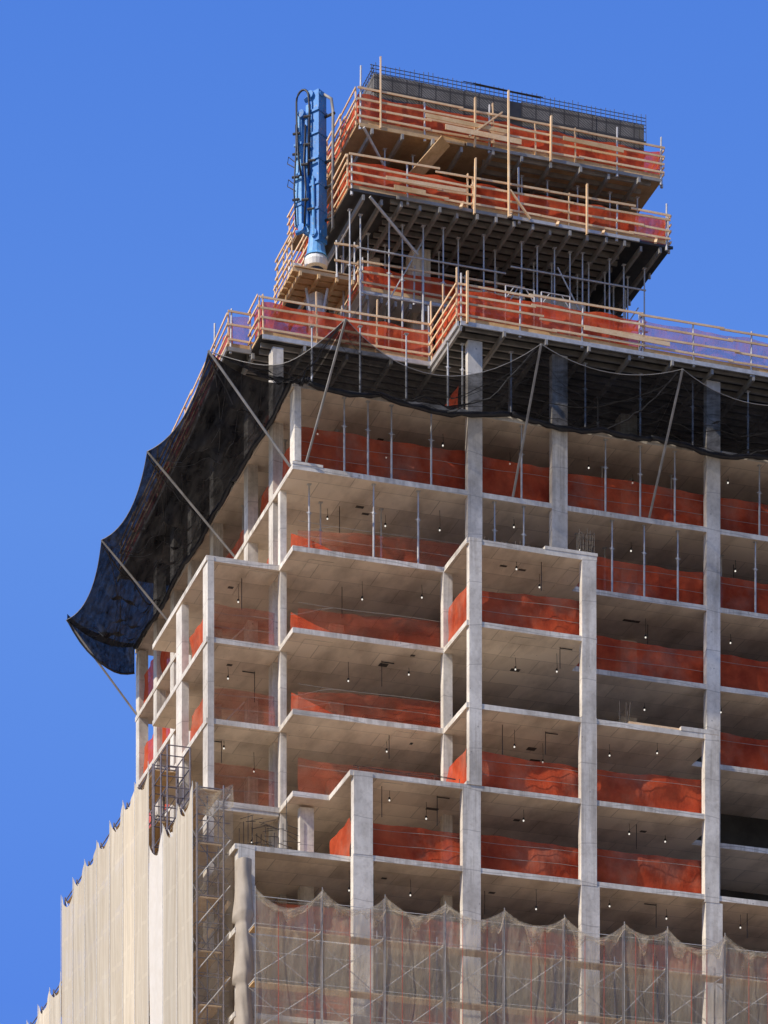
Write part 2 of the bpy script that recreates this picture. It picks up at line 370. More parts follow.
for u in (38.6, 44.4, 50.3, 56, 61.5):
    for v in (8.6, 14, 21, 26): 
        if not (40 < u < 52 and v < 20): column(u, u+.6, v, v+.6, lev(-3), lev(7)-.4)
column(50.2, 50.9, 6.4, 7.0, lev(-1), lev(7)-.4)
column(34.2, 34.6, 10.2, 10.9, lev(0), lev(4)-.3)
# core shaft walls
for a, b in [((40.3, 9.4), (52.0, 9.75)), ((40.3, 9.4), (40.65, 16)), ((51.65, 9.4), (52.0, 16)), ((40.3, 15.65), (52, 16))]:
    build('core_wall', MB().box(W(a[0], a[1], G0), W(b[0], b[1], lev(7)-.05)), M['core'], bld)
build('core_wall', MB().box(W(52.6, 7.2, G0), W(68, 7.5, lev(7)-.6)), M['core'], bld)  # dark wall added here to deepen the shade of the right-hand recess
# core above the deck: piers, wall panel and a dark sheet painting the shade of the open shaft
for (u0, u1, v0, v1, z0, z1) in [(42.0, 42.75, 8.3, 9.2, lev(7), 72.2), (47.3, 49.5, 8.5, 8.9, lev(7), 71.3), (40.6, 41.0, 9.5, 15, lev(7), 72.2)]:
    build('core_wall', MB().box(W(u0, v0, z0), W(u1, v1, z1)), M['concrete'], bld)
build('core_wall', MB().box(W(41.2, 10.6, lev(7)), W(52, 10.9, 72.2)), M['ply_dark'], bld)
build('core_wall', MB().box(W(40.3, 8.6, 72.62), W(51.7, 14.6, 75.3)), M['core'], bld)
# rebar starters on terraces
def rebar_cage(u, v, z, w, h, mat='rebar'):
    mb = MB()
    for i in range(5):
        for j in range(3):
            p = W(u + w*i/4 + random.uniform(-.03,.03), v + .3*j/2, z); mb.tube([p, p + Vector((random.uniform(-.06,.06), 0, h*random.uniform(.8,1)))], .016, 4)
    for k in range(4):
        z1 = z + h*(k+.5)/4.5; mb.tube([W(u, v, z1), W(u+w, v, z1), W(u+w, v+.3, z1), W(u, v+.3, z1), W(u, v, z1)], .012, 4)
    build('rebar_cage', mb, M[mat], bld)
rebar_cage(46.1, .35, lev(4)+.12, .55, .95)
rebar_cage(51.2, 2.6, lev(2)+.1, .55, 1.0)
rebar_cage(42.4, 2.55, lev(4), .5, 1.0)
def starter(p, q, n): build('starter_bar', MB().tube([p, q], .014, 4), M['rebar'], SLAB[n])
for i in range(24):
    u = 42.2 + i*.18; starter(W(u, .36, lev(4)-.02), W(u, .36, lev(4)+random.uniform(.06, .2)), 4)
for i in range(6):
    u = 47.6 + random.uniform(0, .5); starter(W(u, .42, lev(2)-.02), W(u + random.uniform(-.1,.1), .42, lev(2)+random.uniform(.4, 1.0)), 2)
for k in range(2): build('starter_bar', MB().tube([W(37+ i*.45, .36, lev(1)+.14+.05*k+.03*math.sin(i+k)) for i in range(10)], .012, 4), M['rebar'], SLAB[1])
for i in range(5): starter(W(37.2+i, .36, lev(1)-.02), W(37.2+i, .36, lev(1)+.2), 1)
for i in range(22):
    p = W(33.0 + random.uniform(0, 1.9), 1.8, lev(0) + random.uniform(.25, 1.4)); starter(p, p + Vector((random.uniform(.2,.7), random.uniform(-.2,.2), random.uniform(-.25,.25))), 0)
for i in range(12):
    p = W(33.0 + i*.17, 1.8, lev(0)-.02); starter(p, p + Vector((0, 0, random.uniform(.8, 1.7))), 0)
# sleeve holes in the soffits
for (u, v, n, w, d) in [(38.6, 5.0, 5, .45, .3), (39.0, 5.5, 5, .4, .25), (40.1, 6.2, 6, .35, .3), (39.7, 5.7, 6, .35, .3), (43.3, 1.6, 4, .4, .22), (44.1, 1.7, 4, .4, .22),
                        (41.7, 3.6, 3, .5, .7), (41.8, 3.9, 2, .5, .7), (40.2, 4.1, 2, .6, .3), (40.0, 4.6, 2, .35, .3), (39.4, 4.5, 3, .5, .5), (44.4, 3.4, 3, .55, .4),
                        (45.5, 4.2, 2, .6, .3), (40.6, 2.4, 1, .7, .35), (45.0, 3.1, 2, .5, .5), (33.9, 6.6, 4, .3, .3), (33.8, 6.4, 3, .3, .3), (47.9, 4.8, 3, .25, .25),
                        (49.3, 2.1, 1, .35, .3), (44.2, 2.5, 1, .35, .3), (49.6, 4.6, 4, 1.0, .3), (40.3, 3.4, 3, .25, .25), (47.2, 1.6, 0, .3, .25), (38.6, 1.8, 0, .3, .25), (43.0, 2.0, 0, .35, .3)]:
    z = lev(n) - TH; build('sleeve_opening', MB().box(W(u, v, z - .012), W(u + w*.7, v + d*.6, z - .003)), M['rebar'], SLAB[n])

# ------------------------------------------------------------------ orange debris nets on the floors
nets = []
def net(n, p, q, mat='orange', h=1.5, tilt=0.0, note='', seed=None):
    if abs(q[1]-p[1]) < .3 and q[0]-p[0] > 2.6: q = (q[0]+.3, q[1]); p = (p[0]-(.3 if p[0] > 36.5 else 0), p[1])
    nets.append((n, p, q, mat, h, note, len(nets) if seed is None else seed))
d_ = .72
for a, b in ((33.25, 36.8), (37.7, 41.1), (42.0, 45.95), (46.9, 51.05), (51.9, 56.2)):
    net(-1, (a, d_), (b, d_), 'orange_thin', 1.15, note='half hidden'); net(-2, (a, d_), (b, d_), 'orange_thin', 1.2, note='half hidden')
net(0, (37.66, d_), (41.12, d_), h=(1.42, 1.4)); net(0, (42.0, d_), (45.93, d_), h=(1.48, 1.42)); net(0, (46.8, d_), (51.04, d_), h=(1.5, 1.45))
net(0, (36.98, .6), (36.98, 3.2), h=1.5, note='sunlit')
net(1, (42.05, d_), (45.95, d_), h=(1.5, 1.42)); net(1, (46.8, d_), (51.04, d_), h=(1.4, 1.5))
net(1, (41.55, .5), (41.55, 2.85), note='sunlit')
net(1, (32.8, 5.2), (35.35, 5.2), 'orange_thin', 1.6); net(1, (35.75, 3.4), (41.3, 3.4), 'orange_thin', 1.5)
net(2, (35.75, 3.4), (41.3, 3.4), 'orange_thin', (.95, 1.28)); net(2, (32.8, 5.2), (35.35, 5.2), 'orange_thin', 1.4)
net(2, (53.1, 3.4), (58.2, 3.4)); net(2, (32.85, 5.6), (32.85, 8.4), note='sunlit'); net(2, (41.5, 3.45), (41.5, 5.6), 'orange_thin', 1.4)
net(3, (35.75, 3.4), (41.3, 3.4), 'orange_thin', (1.0, 1.2)); net(3, (42.05, d_), (45.98, d_), h=(1.42, 1.55)); net(3, (46.8, 3.35), (52.3, 3.35)); net(3, (53.1, 3.35), (58.2, 3.35))
net(3, (41.6, .5), (41.6, 2.85), note='sunlit'); net(3, (32.8, 5.2), (35.35, 5.2), 'orange_thin', 1.5); net(3, (32.85, 5.6), (32.85, 8.4), note='sunlit')
net(4, (35.75, 3.4), (42.3, 3.4), 'orange_thin', (.9, 1.3)); net(4, (46.6, 3.35), (52.3, 3.35)); net(4, (53.1, 3.35), (58.2, 3.35)); net(4, (35.8, 5.5), (35.8, 8.8), note='sunlit')
net(5, (35.75, 3.5), (42.3, 3.4), h=1.75); net(5, (43.1, 3.35), (45.8, 3.35), h=1.65); net(5, (46.6, 3.35), (52.3, 3.35), h=1.55); net(5, (53.1, 3.35), (58.2, 3.35))
net(5, (35.8, 3.7), (35.8, 5.6), h=1.6, note='sunlit'); net(5, (35.95, 6.5), (35.95, 9.2), h=1.6, note='sunlit'); net(5, (35.95, 10.2), (35.95, 14.5), note='sunlit')
net(5, (35.66, 22.1), (35.66, 27.4), 'orange_rail', h=1.7, note='sunlit'); net(4, (35.66, 22.1), (35.66, 27.4), 'orange_rail', h=1.6, note='sunlit'); net(3, (35.66, 22.1), (35.66, 27.4), 'orange_rail', h=1.7, note='sunlit'); net(5, (35.66, 15.6), (35.66, 21.0), 'orange_rail', h=1.5, note='sunlit'); net(4, (35.66, 15.6), (35.66, 21.0), 'orange_rail', h=1.5, note='sunlit'); net(3, (35.66, 15.6), (35.66, 21.0), 'orange_rail', h=1.5, note='sunlit')
net(6, (42.2, 3.4), (42.2, 5.6), h=1.2, note='small'); net(6, (35.9, 6.5), (35.9, 9.2), 'orange_thin', 1.2, note='thin')
for n_ in (2, 3, 4): net(n_, (35.8, 4.5), (37.2, 3.5), h=(1.3, .3), note='small added sun-patch')  # added slanted nets, standing in for the sun patch on the main net
# interior screens between the rooms, seen past the front nets
net(3, (34.6, 11.2), (37.4, 11.2), h=1.5, note='inner sunlit'); net(2, (34.6, 11.2), (37.4, 11.2), h=1.5, note='inner sunlit')
by = {}
for t in nets: by.setdefault(t[0], []).append(t)
for n, L_ in by.items():
    L_.sort(key=lambda t: order_x((t[1][0]+t[2][0])/2, (t[1][1]+t[2][1])/2))
    for k, (n_, p, q, mat, h, note, sd) in enumerate(L_):
        rank = ORD[k] + ' from the left' if k else 'leftmost'
        look = {'orange_rail': 'sunlit orange', 'orange': 'dark red-orange', 'orange_thin': 'thin see-through orange'}[mat]
        if 'sunlit' in note or 'small' in note or 'pinkish' in note: look = note + ' orange'
        P, Q = W(*p, lev(n)), W(*q, lev(n)); ln = (Q-P).length; nrm = Vector((0,0,1)).cross((Q-P).normalized())
        sag = [random.uniform(-.05, .10) for _ in range(8)]
        def fn(a, b, P=P, Q=Q, h=h, ln=ln, nrm=nrm, sd=sd, sag=sag):
            s = a*ln; hh = h if isinstance(h, float) else h[0] + (h[1]-h[0])*a
            top = hh - .025*(1 + math.sin(s*.9 + sd*2.1)) - .02*wob(s*.8, .2, sd) - .035*abs(math.sin(s*1.35+sd))
            # pleats fan out from the posts and hang in loose folds
            off = .035*wob(s*1.6, b*1.4, sd) + .018*math.sin(s*6 + b*5.2 + sd) + .03*math.sin(s*1.1 - b*4.6 + sd*2) + .02*math.sin(s*2.7 + b*7 + sd)
            return P.lerp(Q, a) + Vector((0, 0, .02 + b*top)) + nrm*off
        ob = build('debris_net', MB().grid(fn, max(16, int(ln*7)), 12), M[mat], smooth=True)
        tag(ob, f'{look} net, {rank} on {FLOOR[n]}', 'safety net', 'orange debris nets on the open floors')
        mb = MB()
        for hh in ((1.15, .62) if sd % 3 else (1.15,)):
            mb.tube([P.lerp(Q, a/6) + Vector((0, 0, hh - .03*math.sin(a))) - nrm*.10 for a in range(7)], .0075, 4)
        build('guard_cable', mb, M['joist'], ob)

# ------------------------------------------------------------------ shoring posts
def proto_post(hgt, label, group):
    t = thing('shoring_post', label, 'shoring post', (0, 0, 0), group)
    mb = MB(); mb.tube([(0,0,.01),(0,0,hgt*.62)], .042, 8); ot = build('outer_tube', mb, M['post'], t); build('base_plate', MB().box((-.09,-.09,0),(.09,.09,.012)), M['post'], ot)
    mb = MB(); mb.tube([(0,0,hgt*.62),(0,0,hgt-.012)], .032, 8); it = build('inner_tube', mb, M['post'], t); build('head_plate', MB().box((-.08,-.08,hgt-.02),(.08,.08,hgt-.008)), M['post'], it)
    mb = MB(); mb.lathe((0,0,hgt*.62-.06), [(.055,0),(.062,.03),(.055,.1)], 8); mb.tube([(-.12,0,hgt*.62),(.12,0,hgt*.62)], .014, 5); build('screw_collar', mb, M['steel'], t)
    return t
posts = {5: [(38.0,5.6),(40.2,5.8),(43.6,5.2),(47.4,5.6),(48.9,5.2),(50.4,5.8),(51.8,5.0),(53.9,5.2),(55.6,4.2),(37.5,3.8),(38.45,3.8),(39.4,4.0),(41.0,4.2),(44.7,3.9),(48.2,3.9),(49.7,3.9),(51.15,3.9),(54.8,3.9),(36.3,7.0),(36.2,11.0),(36.2,12.8),(36.2,22.6),(36.2,24.2),(36.2,25.6)],
         4: [(43.6,4.4),(47.6,4.6),(49.1,5.4),(50.7,5.2),(53.8,4.6),(36.35,3.9),(38.7,3.8),(40.5,4.0),(44.8,4.0),(48.5,3.9),(49.85,3.9),(51.3,3.9),(54.6,3.9),(39.6,5.0),(37.2,5.2),(36.1,6.8),(36.1,8.0),(36.2,24.6),(36.2,22.8)],
         6: [(36.4,3.7),(38.15,4.2),(40.0,4.2),(41.7,4.2),(42.3,4.4),(44.3,4.2),(47.35,4.2),(49.7,4.2),(51.9,4.2),(54.3,4.2),(43.5,5.2),(44.9,5.0),(48.8,5.4),(56.4,4.2),(36.5,8.4),(36.5,12.2)],
         3: [(36.2,24.0),(36.2,22.6)]}
for n in (4, 5, 6): posts[n] = [(u, 3.12 + .05*math.sin(u*7) if v < 4.5 and u > 37 else v) for u, v in posts[n]]
clear = {n: H - TH for n in posts}; clear[6] = H - .46
for n, L_ in posts.items():
    L_.sort(key=lambda t: order_x(*t)); first = None
    for k, (u, v) in enumerate(L_):
        lab = f'grey steel shoring post, {ORD[k]+" from the left" if k else "leftmost"} on {FLOOR[n]}'
        if first is None:
            first = proto_post(clear[n], lab, 'steel shoring posts between the floors'); first.location = W(u, v, lev(n)+.002)
        else: dup(first, W(u, v, lev(n)+.002), lab)
core_posts = [(38.7,6.2),(39.2,6.4),(40.35,6.3),(41.0,6.6),(42.6,6.3),(44.3,6.3),(45.9,6.3),(47.3,6.3),(47.6,7.4),(48.5,6.3),(49.0,6.9),(49.7,6.4),(49.9,7.4),(50.4,6.6),(50.6,8.2),(40.8,8.2),(39.4,9.5),(41.8,6.4),(43.4,6.8),(45.1,7.2),(46.6,6.4),(48.0,6.4),(51.3,6.6),(51.2,8.4),(39.9,7.6),(44.6,9.0),(42.1,7.4),(43.0,8.0),(45.6,8.4),(46.9,7.6),(48.9,7.9),(50.9,7.4),(39.0,8.0)]
core_posts.sort(key=lambda t: order_x(*t)); first = None
for k, (u, v) in enumerate(core_posts):
    lab = f'tall grey shoring post under lower tower deck, {ORD[k]+" from the left" if k else "leftmost"}'
    if first is None:
        first = proto_post(72.02 - lev(7) - .01, lab, 'tall shoring posts under the tower deck'); first.location = W(u, v, lev(7)+.002)
    else: dup(first, W(u, v, lev(7)+.002), lab)
up_posts = [(40.4,7.0),(41.6,7.1),(44.2,7.1),(46.2,7.1),(47.3,7.1),(48.6,7.1),(50.0,7.1),(51.2,7.1)]
first = None
for k, (u, v) in enumerate(up_posts):
    lab = f'grey shoring post between the two tower decks, {ORD[k]+" from the left" if k else "leftmost"}'
    if first is None:
        first = proto_post(75.13 - 72.52 - .01, lab, 'shoring posts between the tower decks'); first.location = W(u, v, 72.522)
    else: dup(first, W(u, v, 72.522), lab)

# ------------------------------------------------------------------ lamps and hanging rods under the soffits
lamps = {6: [(37.2,5.6),(40.1,5.9),(42.0,4.6),(45.0,5.2),(48.1,4.6),(50.3,5.4),(54.0,4.4)],
         5: [(37.6,5.6),(39.9,5.4),(41.8,4.4),(44.8,4.2),(47.6,4.3),(49.9,4.6),(54.5,4.8)],
         4: [(34.2,6.3),(38.7,4.6),(41.0,4.2),(43.8,1.2),(45.0,1.9),(48.3,4.7),(50.4,4.3),(54.2,4.6)],
         3: [(33.9,6.7),(38.2,4.8),(40.6,4.6),(44.2,2.4),(45.6,1.6),(47.6,4.2),(50.6,4.9),(53.6,4.2)],
         2: [(33.6,6.2),(35.0,6.9),(39.6,4.3),(43.9,1.7),(45.4,2.6),(47.9,1.9),(49.6,1.2),(53.7,4.9)],
         1: [(34.8,6.5),(38.7,1.2),(40.4,1.9),(44.2,1.5),(48.6,1.6),(50.4,2.3),(53.6,4.6)],
         0: [(37.2,1.5),(39.7,1.7),(44.6,1.2),(47.7,1.4),(50.2,1.7),(53.2,1.4)]}
LW = {n: FLOOR[n-1] if n-1 in FLOOR else '' for n in lamps}
def lamp(u, v, n, lab):
    d = random.uniform(.25, .8); z = lev(n) - TH
    o = build('work_lamp', MB().sphere(W(u, v, z-d), .034, 8, 6), M['lamp'], smooth=True); tag(o, lab, 'work lamp', 'bare work lamps hanging under the slabs')
    mb = MB(); mb.tube([W(u, v, z-.002), W(u+.02, v, z-d+.09)], .009, 4); build('lamp_wire', mb, M['rod'], o)
    build('lamp_cap', MB().lathe(W(u, v, z-d+.05), [(.045,0),(.04,.05),(.02,.07)], 8), M['rod'], o)
for n, L_ in lamps.items():
    L_.sort(key=lambda t: order_x(*t))
    for k, (u, v) in enumerate(L_):
        lamp(u, v, n, f'small white work lamp, {ORD[k]+" from the left" if k else "leftmost"} on {FLOOR[n-1]}')
rods = {6: [(38.9,6.5),(45.2,4.6),(49.0,5.2)], 5: [(38.0,5.3),(47.2,5.0),(54.6,5.2)],
        4: [(34.2,5.8),(38.1,5.3),(43.0,1.1),(44.7,.9),(50.7,4.8),(49.2,5.6)], 3: [(34.1,5.5),(35.0,6.8),(39.4,4.3),(43.2,1.3),(45.5,1.0),(48.2,4.2),(54.2,4.5)],
        2: [(33.5,6.2),(37.3,4.1),(39.5,3.7),(43.3,1.4),(48.6,1.3),(45.1,1.5)], 1: [(38.3,.9),(40.6,1.2),(43.5,1.5),(48.9,1.6),(35.3,3.4),(54.0,4.2)],
        0: [(34.6,1.2),(38.2,1.6),(42.8,2.0),(45.0,1.2),(49.6,1.3),(53.4,1.2)]}
for n, L_ in rods.items():
    L_ = [q for i, q in enumerate(L_) if (i + n) % 3]; L_.sort(key=lambda t: order_x(*t))
    for k, (u, v) in enumerate(L_):
        z = lev(n) - TH; ln = random.uniform(.8, 1.3); mb = MB(); mb.tube([W(u, v, z-.002), W(u, v, z-ln)], .016, 5)
        if random.random() < .16: mb.tube([W(u, v, z-.05), W(u+random.choice((-.5,.5)), v, z-.05)], .022, 5)
        o = build('hanging_conduit', mb, M['rod'])
        tag(o, f'black ceiling conduit, {ORD[k]+" from the left" if k else "leftmost"} on {FLOOR[n-1]}', 'conduit', 'black conduits hanging under the slabs')

# ------------------------------------------------------------------ formwork decks
def deck(label, poly, z, jspan, jstep, bspan, bstep, ply='ply_dark', edge=(), th=.02):
    """plywood sheet on joists along u and beams along v; jspan(v)->(u0,u1), bspan(u)->(v0,v1)"""
    cx = sum(p[0] for p in poly)/len(poly); cy = sum(p[1] for p in poly)/len(poly)
    t = thing('formwork_deck', label, 'formwork', W(cx, cy, z-.4))
    build('plywood_sheet', MB().prism([(u-UO, v) for u, v in poly], z-th+ZO, z+ZO), M[ply], t)
    v = jstep[0]
    while v < jstep[1]:
        u0, u1 = jspan(v)
        if u1 > u0: build('joist', MB().box(W(u0+random.uniform(0,.25), v, z-th-.17), W(u1-random.uniform(0,.25), v+.09, z-th-.002)), M['joist'], t)
        v += jstep[2]
    u = bstep[0]
    while u < bstep[1]:
        v0, v1 = bspan(u)
        build('beam', MB().box(W(u, v0-random.uniform(.05,.3), z-th-.38), W(u+.1, v1, z-th-.174)), M['joist'], t)
        u += bstep[2]
    for (a, b, hh, mat) in edge:
        build('edge_beam', MB().bar(W(*a, z-th-hh/2), W(*b, z-th-hh/2), .07, hh), M[mat], t)
    return t
Z7, Z9, Z10 = lev(7), 72.5, 75.6
deck('long dark formwork deck on posts above the black net', [(33.95,7),(34.95,7),(34.95,5.7),(41.9,5.7),(41.9,2.4),(RT,2.4),(RT,BACK),(34.65,BACK),(34.4,14)], Z7,
     lambda v: (42.0 if v < 5.75 else 35.05 if v < 7.05 else 34.75, RT-.1), (2.6, 26, .52), lambda u: (7.1 if u < 35 else 5.8 if u < 41.9 else 2.5, 26), (34.9, 67, 1.75),
     edge=[((41.95,2.36),(RT,2.36),.16,'steel'), ((35.0,5.66),(41.85,5.66),.16,'steel'), ((41.86,2.4),(41.86,5.7),.18,'steel'), ((34.0,6.96),(34.9,6.96),.16,'joist'), ((33.93,7),(34.36,14),.16,'joist'), ((34.36,14),(34.6,BACK),.16,'joist')])
deck('lower tower deck of dark formwork jutting out on tall posts', [(38.5,5.6),(52.1,5.6),(52.1,16),(38.5,16)], Z9,
     lambda v: (40.2, 50.4), (5.75, 15.5, .5), lambda u: (5.7, 15.8), (39.0, 52.0, .78),
     edge=[((38.55,5.56),(52.1,5.56),.10,'ply_dark'), ((40.4,5.5),(45.0,5.5),.12,'joist'), ((45.2,5.44),(50.6,5.44),.12,'steel')])
deck('upper tower deck of brown plywood under the wall formwork', [(39.1,6.4),(52.0,6.4),(52.0,16),(39.1,16)], Z10,
     lambda v: (44.5, 51.6), (6.6, 15, .62), lambda u: (6.45, 15.8), (39.6, 52, 1.25), 'ply',
     edge=[((39.15,6.36),(43.5,6.36),.14,'plank'), ((43.6,6.34),(51.9,6.34),.12,'joist')])
deck('small mid level deck inside the tower posts', [(39.5,7.4),(46.4,7.4),(46.4,10.4),(39.5,10.4)], 69.6,
     lambda v: (42.6, 46.2), (7.5, 10.3, .5), lambda u: (7.45, 10.2), (39.7, 46.4, .62), 'white', edge=[((39.5,7.36),(46.4,7.36),.1,'steel')])

# ------------------------------------------------------------------ guardrails round the decks
def guardrail(label, p, q, z, h=1.25, step=2.3, posts='mix', mesh='orange_rail', rails=4, toe=True, tall=.3, mesh_out=False):
    P, Q = W(*p, z), W(*q, z); ln = (Q-P).length; d = (Q-P).normalized(); nrm = Vector((0,0,1)).cross(d)
    t = thing('guardrail', label, 'guardrail', P, 'timber guardrails with orange mesh round the decks')
    n = max(1, round(ln/step))
    for i in range(n+1):
        s = min(max(ln*i/n + (random.uniform(-.15,.15) if 0 < i < n else 0), .04), ln-.04); b = P + d*s - nrm*.08
        tm = posts == 'timber' or (posts == 'mix' and random.random() < .45)
        hh = h + random.uniform(.02, .16) + (random.uniform(.3, .9) if random.random() < tall else 0)
        tilt = Vector((random.uniform(-.04,.04), random.uniform(-.03,.03), 0))
        if tm: ps = build('post', MB().bar(b + Vector((0,0,.012)), b + Vector((0,0,hh)) + tilt, .09, .045), M['timber'], t)
        else:
            ps = build('post', MB().tube([b + Vector((0,0,-.22)), b + Vector((0,0,hh)) + tilt], .038, 6), M['steel'], t)
            build('post_foot', MB().tube([b + Vector((0,0,-.24)), b + Vector((0,0,-.1))], .06, 6), M['steel'], ps)
    for k in range(rails):
        zz = h*(k+.62)/(rails-.38); s = 0.0
        while s < ln - .3:                # rails in overlapping lengths
            e = min(s + random.uniform(2.6, 4.2), ln); 
            if ln - e < .8: e = ln
            j = random.uniform(-.05, .05)
            build('rail', MB().bar(P + d*(s-.08) + Vector((0,0,zz+j)) - nrm*.135, P + d*(e+.1) + Vector((0,0,zz+j+random.uniform(-.05,.05))) - nrm*(.135+random.uniform(0,.04)), .04, .078), M['timber'], t)
            s = e
    if toe: build('toe_board', MB().bar(P + Vector((0,0,.12)) - nrm*.02, Q + Vector((0,0,.12)) - nrm*.02, (.03), .15), M['plank'], t)
    if mesh:
        sd = random.random()*9
        def fn(a, b):
            s = a*ln; return P + d*s + Vector((0,0,.03 + b*(h-.05-.10*abs(math.sin(s*1.37+sd))))) + nrm*(.10 + .05*wob(s*1.8, b*2, sd))
        build('debris_mesh', MB().grid(fn, max(10, int(ln*5)), 8), M[mesh], t, smooth=True)
    return t
guardrail('orange meshed guardrail along near part of the long deck edge', (41.95,2.5), (49.4,2.5), Z7, 1.42, 2.3, 'steel', tall=.05)
guardrail('lilac looking guardrail along far right part of the long deck', (49.45,2.5), (RT-.2,2.5), Z7, 1.42, 2.3, 'steel', 'orange_rail_thin', tall=.05)
guardrail('short orange guardrail climbing the step in the long deck', (41.95,5.6), (41.95,2.55), Z7, 1.42, 1.5, 'timber', tall=.4)
guardrail('orange guardrail along left front of the long deck below boom', (35.0,5.78), (41.85,5.78), Z7, 1.42, 2.0, 'mix')
guardrail('small orange guardrail turning the deck corner left of the boom', (34.98,7.1), (34.98,5.85), Z7, 1.5, 1.2, 'timber')
guardrail('lavender looking guardrail on the far left deck corner', (34.05,7.1), (34.95,7.1), Z7, 1.4, .9, 'mix', 'orange_rail_thin', rails=3)
guardrail('rusty orange guardrail receding behind the black net at left', (34.72,BACK-.5), (34.15,7.2), Z7, 1.3, 2.6, 'mix')
guardrail('orange meshed guardrail along front of lower tower deck, left length', (38.55,5.68), (43.4,5.68), Z9, 1.28, 2.2, 'mix')
guardrail('orange meshed guardrail along front of lower tower deck, right length', (43.55,5.6), (51.85,5.6), Z9, 1.22, 1.9, 'mix', tall=.35)
guardrail('orange guardrail on the left side of lower tower deck', (38.55,15.9), (38.55,5.75), Z9, 1.28, 2.2, 'timber')
guardrail('bluish orange guardrail at right end of lower tower deck', (51.9,5.65), (51.9,12), Z9, 1.25, 2.2, 'steel', 'orange_rail_thin')
guardrail('orange meshed guardrail along front of top deck, left length', (39.15,6.48), (44.6,6.48), Z10, 1.32, 2.3, 'steel')
guardrail('orange meshed guardrail along front of top deck, right length', (44.7,6.44), (51.95,6.44), Z10, 1.25, 1.9, 'mix', tall=.35)
guardrail('orange guardrail on the left side of top deck', (39.15,15.9), (39.15,6.55), Z10, 1.32, 2.0, 'timber', tall=.1)
guardrail('bluish orange guardrail at right end of top deck', (51.95,6.5), (51.95,12), Z10, 1.25, 2.2, 'steel', 'orange_rail_thin')
guardrail('orange guardrail on the small mid level tower deck', (39.55,7.45), (46.3,7.45), 69.6, 1.15, 2.0, 'steel', rails=3, tall=0)
guardrail('short guardrail on left end of the mid level tower deck', (39.55,9.6), (39.55,7.5), 69.6, 1.15, 2.0, 'timber', rails=3, tall=0)
# tall timber uprights and loose braces tied to the tower decks
def loose(name, label, a, b, w, h, mat, cat, group=None):
    o = build(name, MB().bar(W(*a), W(*b), w, h), M[mat]); tag(o, label, cat, group); return o
loose('timber_upright', 'tallest timber upright standing through both tower decks', (45.0,5.32,Z9-.15), (45.0,5.36,Z10+1.75), .12, .06, 'timber', 'timber post')
loose('timber_upright', 'white timber pole rising above top deck at its left corner', (40.0,6.3,Z10-.1), (40.0,6.3,Z10+2.7), .08, .05, 'timber', 'timber post')
loose('timber_upright', 'lone timber upright near the middle of top deck front', (43.9,6.2,Z10-.2), (43.9,6.2,Z10+1.75), .12, .06, 'timber', 'timber post')
loose('timber_upright', 'timber upright at right part of the top deck', (47.1,6.2,Z10-.2), (47.12,6.2,Z10+1.6), .12, .06, 'timber', 'timber post')
loose('timber_upright', 'timber upright beside doubled posts on lower tower deck', (43.55,5.3,Z9-.3), (43.6,5.3,Z9+1.9), .13, .06, 'timber', 'timber post')
loose('timber_upright', 'timber upright right of the tall one on lower tower deck', (48.3,5.3,Z9-.3), (48.3,5.3,Z9+1.7), .12, .06, 'timber', 'timber post')
loose('timber_upright', 'timber upright at the step corner of the long deck', (42.2,2.3,Z7-.1), (42.2,2.3,Z7+1.9), .12, .07, 'timber', 'timber post')
loose('timber_brace', 'diagonal timber brace on top deck beside tallest upright', (43.6,6.1,Z10+.1), (45.0,6.1,Z10+1.3), .11, .05, 'timber', 'timber brace')
loose('timber_brace', 'diagonal timber brace under the tallest upright on lower deck', (45.05,5.3,Z9+.9), (45.9,5.3,Z9-.1), .10, .05, 'timber', 'timber brace')
for k, u in enumerate((42.95, 45.0, 47.0, 48.95, 51.2)):
    loose('timber_kicker', f'short timber kicker under lower tower deck edge, {ORD[k]+" from the left" if k else "leftmost"}', (u,5.2,Z9-.2), (u+.28,5.75,Z9+.35), .11, .07, 'timber', 'timber brace', 'timber kickers at the deck edge')
loose('plywood_flap', 'brown plywood sheet leaning under the top deck', (42.6,6.0,Z10-.3), (41.4,7.2,Z10-1.6), .75, .03, 'plank', 'plywood')
for k, (a, b) in enumerate([((39.3,6.3,Z10-.2),(41.4,7.8,Z10-1.9)), ((39.3,5.5,Z9-.25),(41.6,6.5,Z9-1.6))]):
    o = build('diagonal_strut', MB().tube([W(*a), W(*b)], .06, 6), M['steel']); tag(o, ['grey diagonal strut under left corner of top deck', 'grey diagonal strut under left corner of lower tower deck'][k], 'strut')
def tubes(name, label, a, b, r, mat, cat, group):
    o = build(name, MB().tube([W(*a), W(*b)], r, 6), M[mat]); tag(o, label, cat, group); return o
for k, (a, b, lab) in enumerate([((39.0,6.22,70.6),(45.2,6.22,70.6),'long level tube tying the left posts under the tower deck'), ((45.4,6.2,70.9),(51.2,6.2,70.9),'long level tube tying the right posts under the tower deck'),
        ((39.2,6.5,69.0),(42.6,6.5,69.0),'low level tube between the leftmost posts below tower deck'), ((49.0,6.5,69.4),(51.4,6.5,69.4),'short level tube between rightmost posts below the tower deck'),
        ((38.7,6.2,71.4),(38.7,11,71.4),'level tube running back from the left corner tower post'), ((51.3,6.6,70.2),(51.3,11,70.2),'level tube running back from the right corner tower post')]):
    tubes('bracing_tube', lab, a, b, .035, 'post', 'bracing tube', 'bracing tubes under the tower deck')
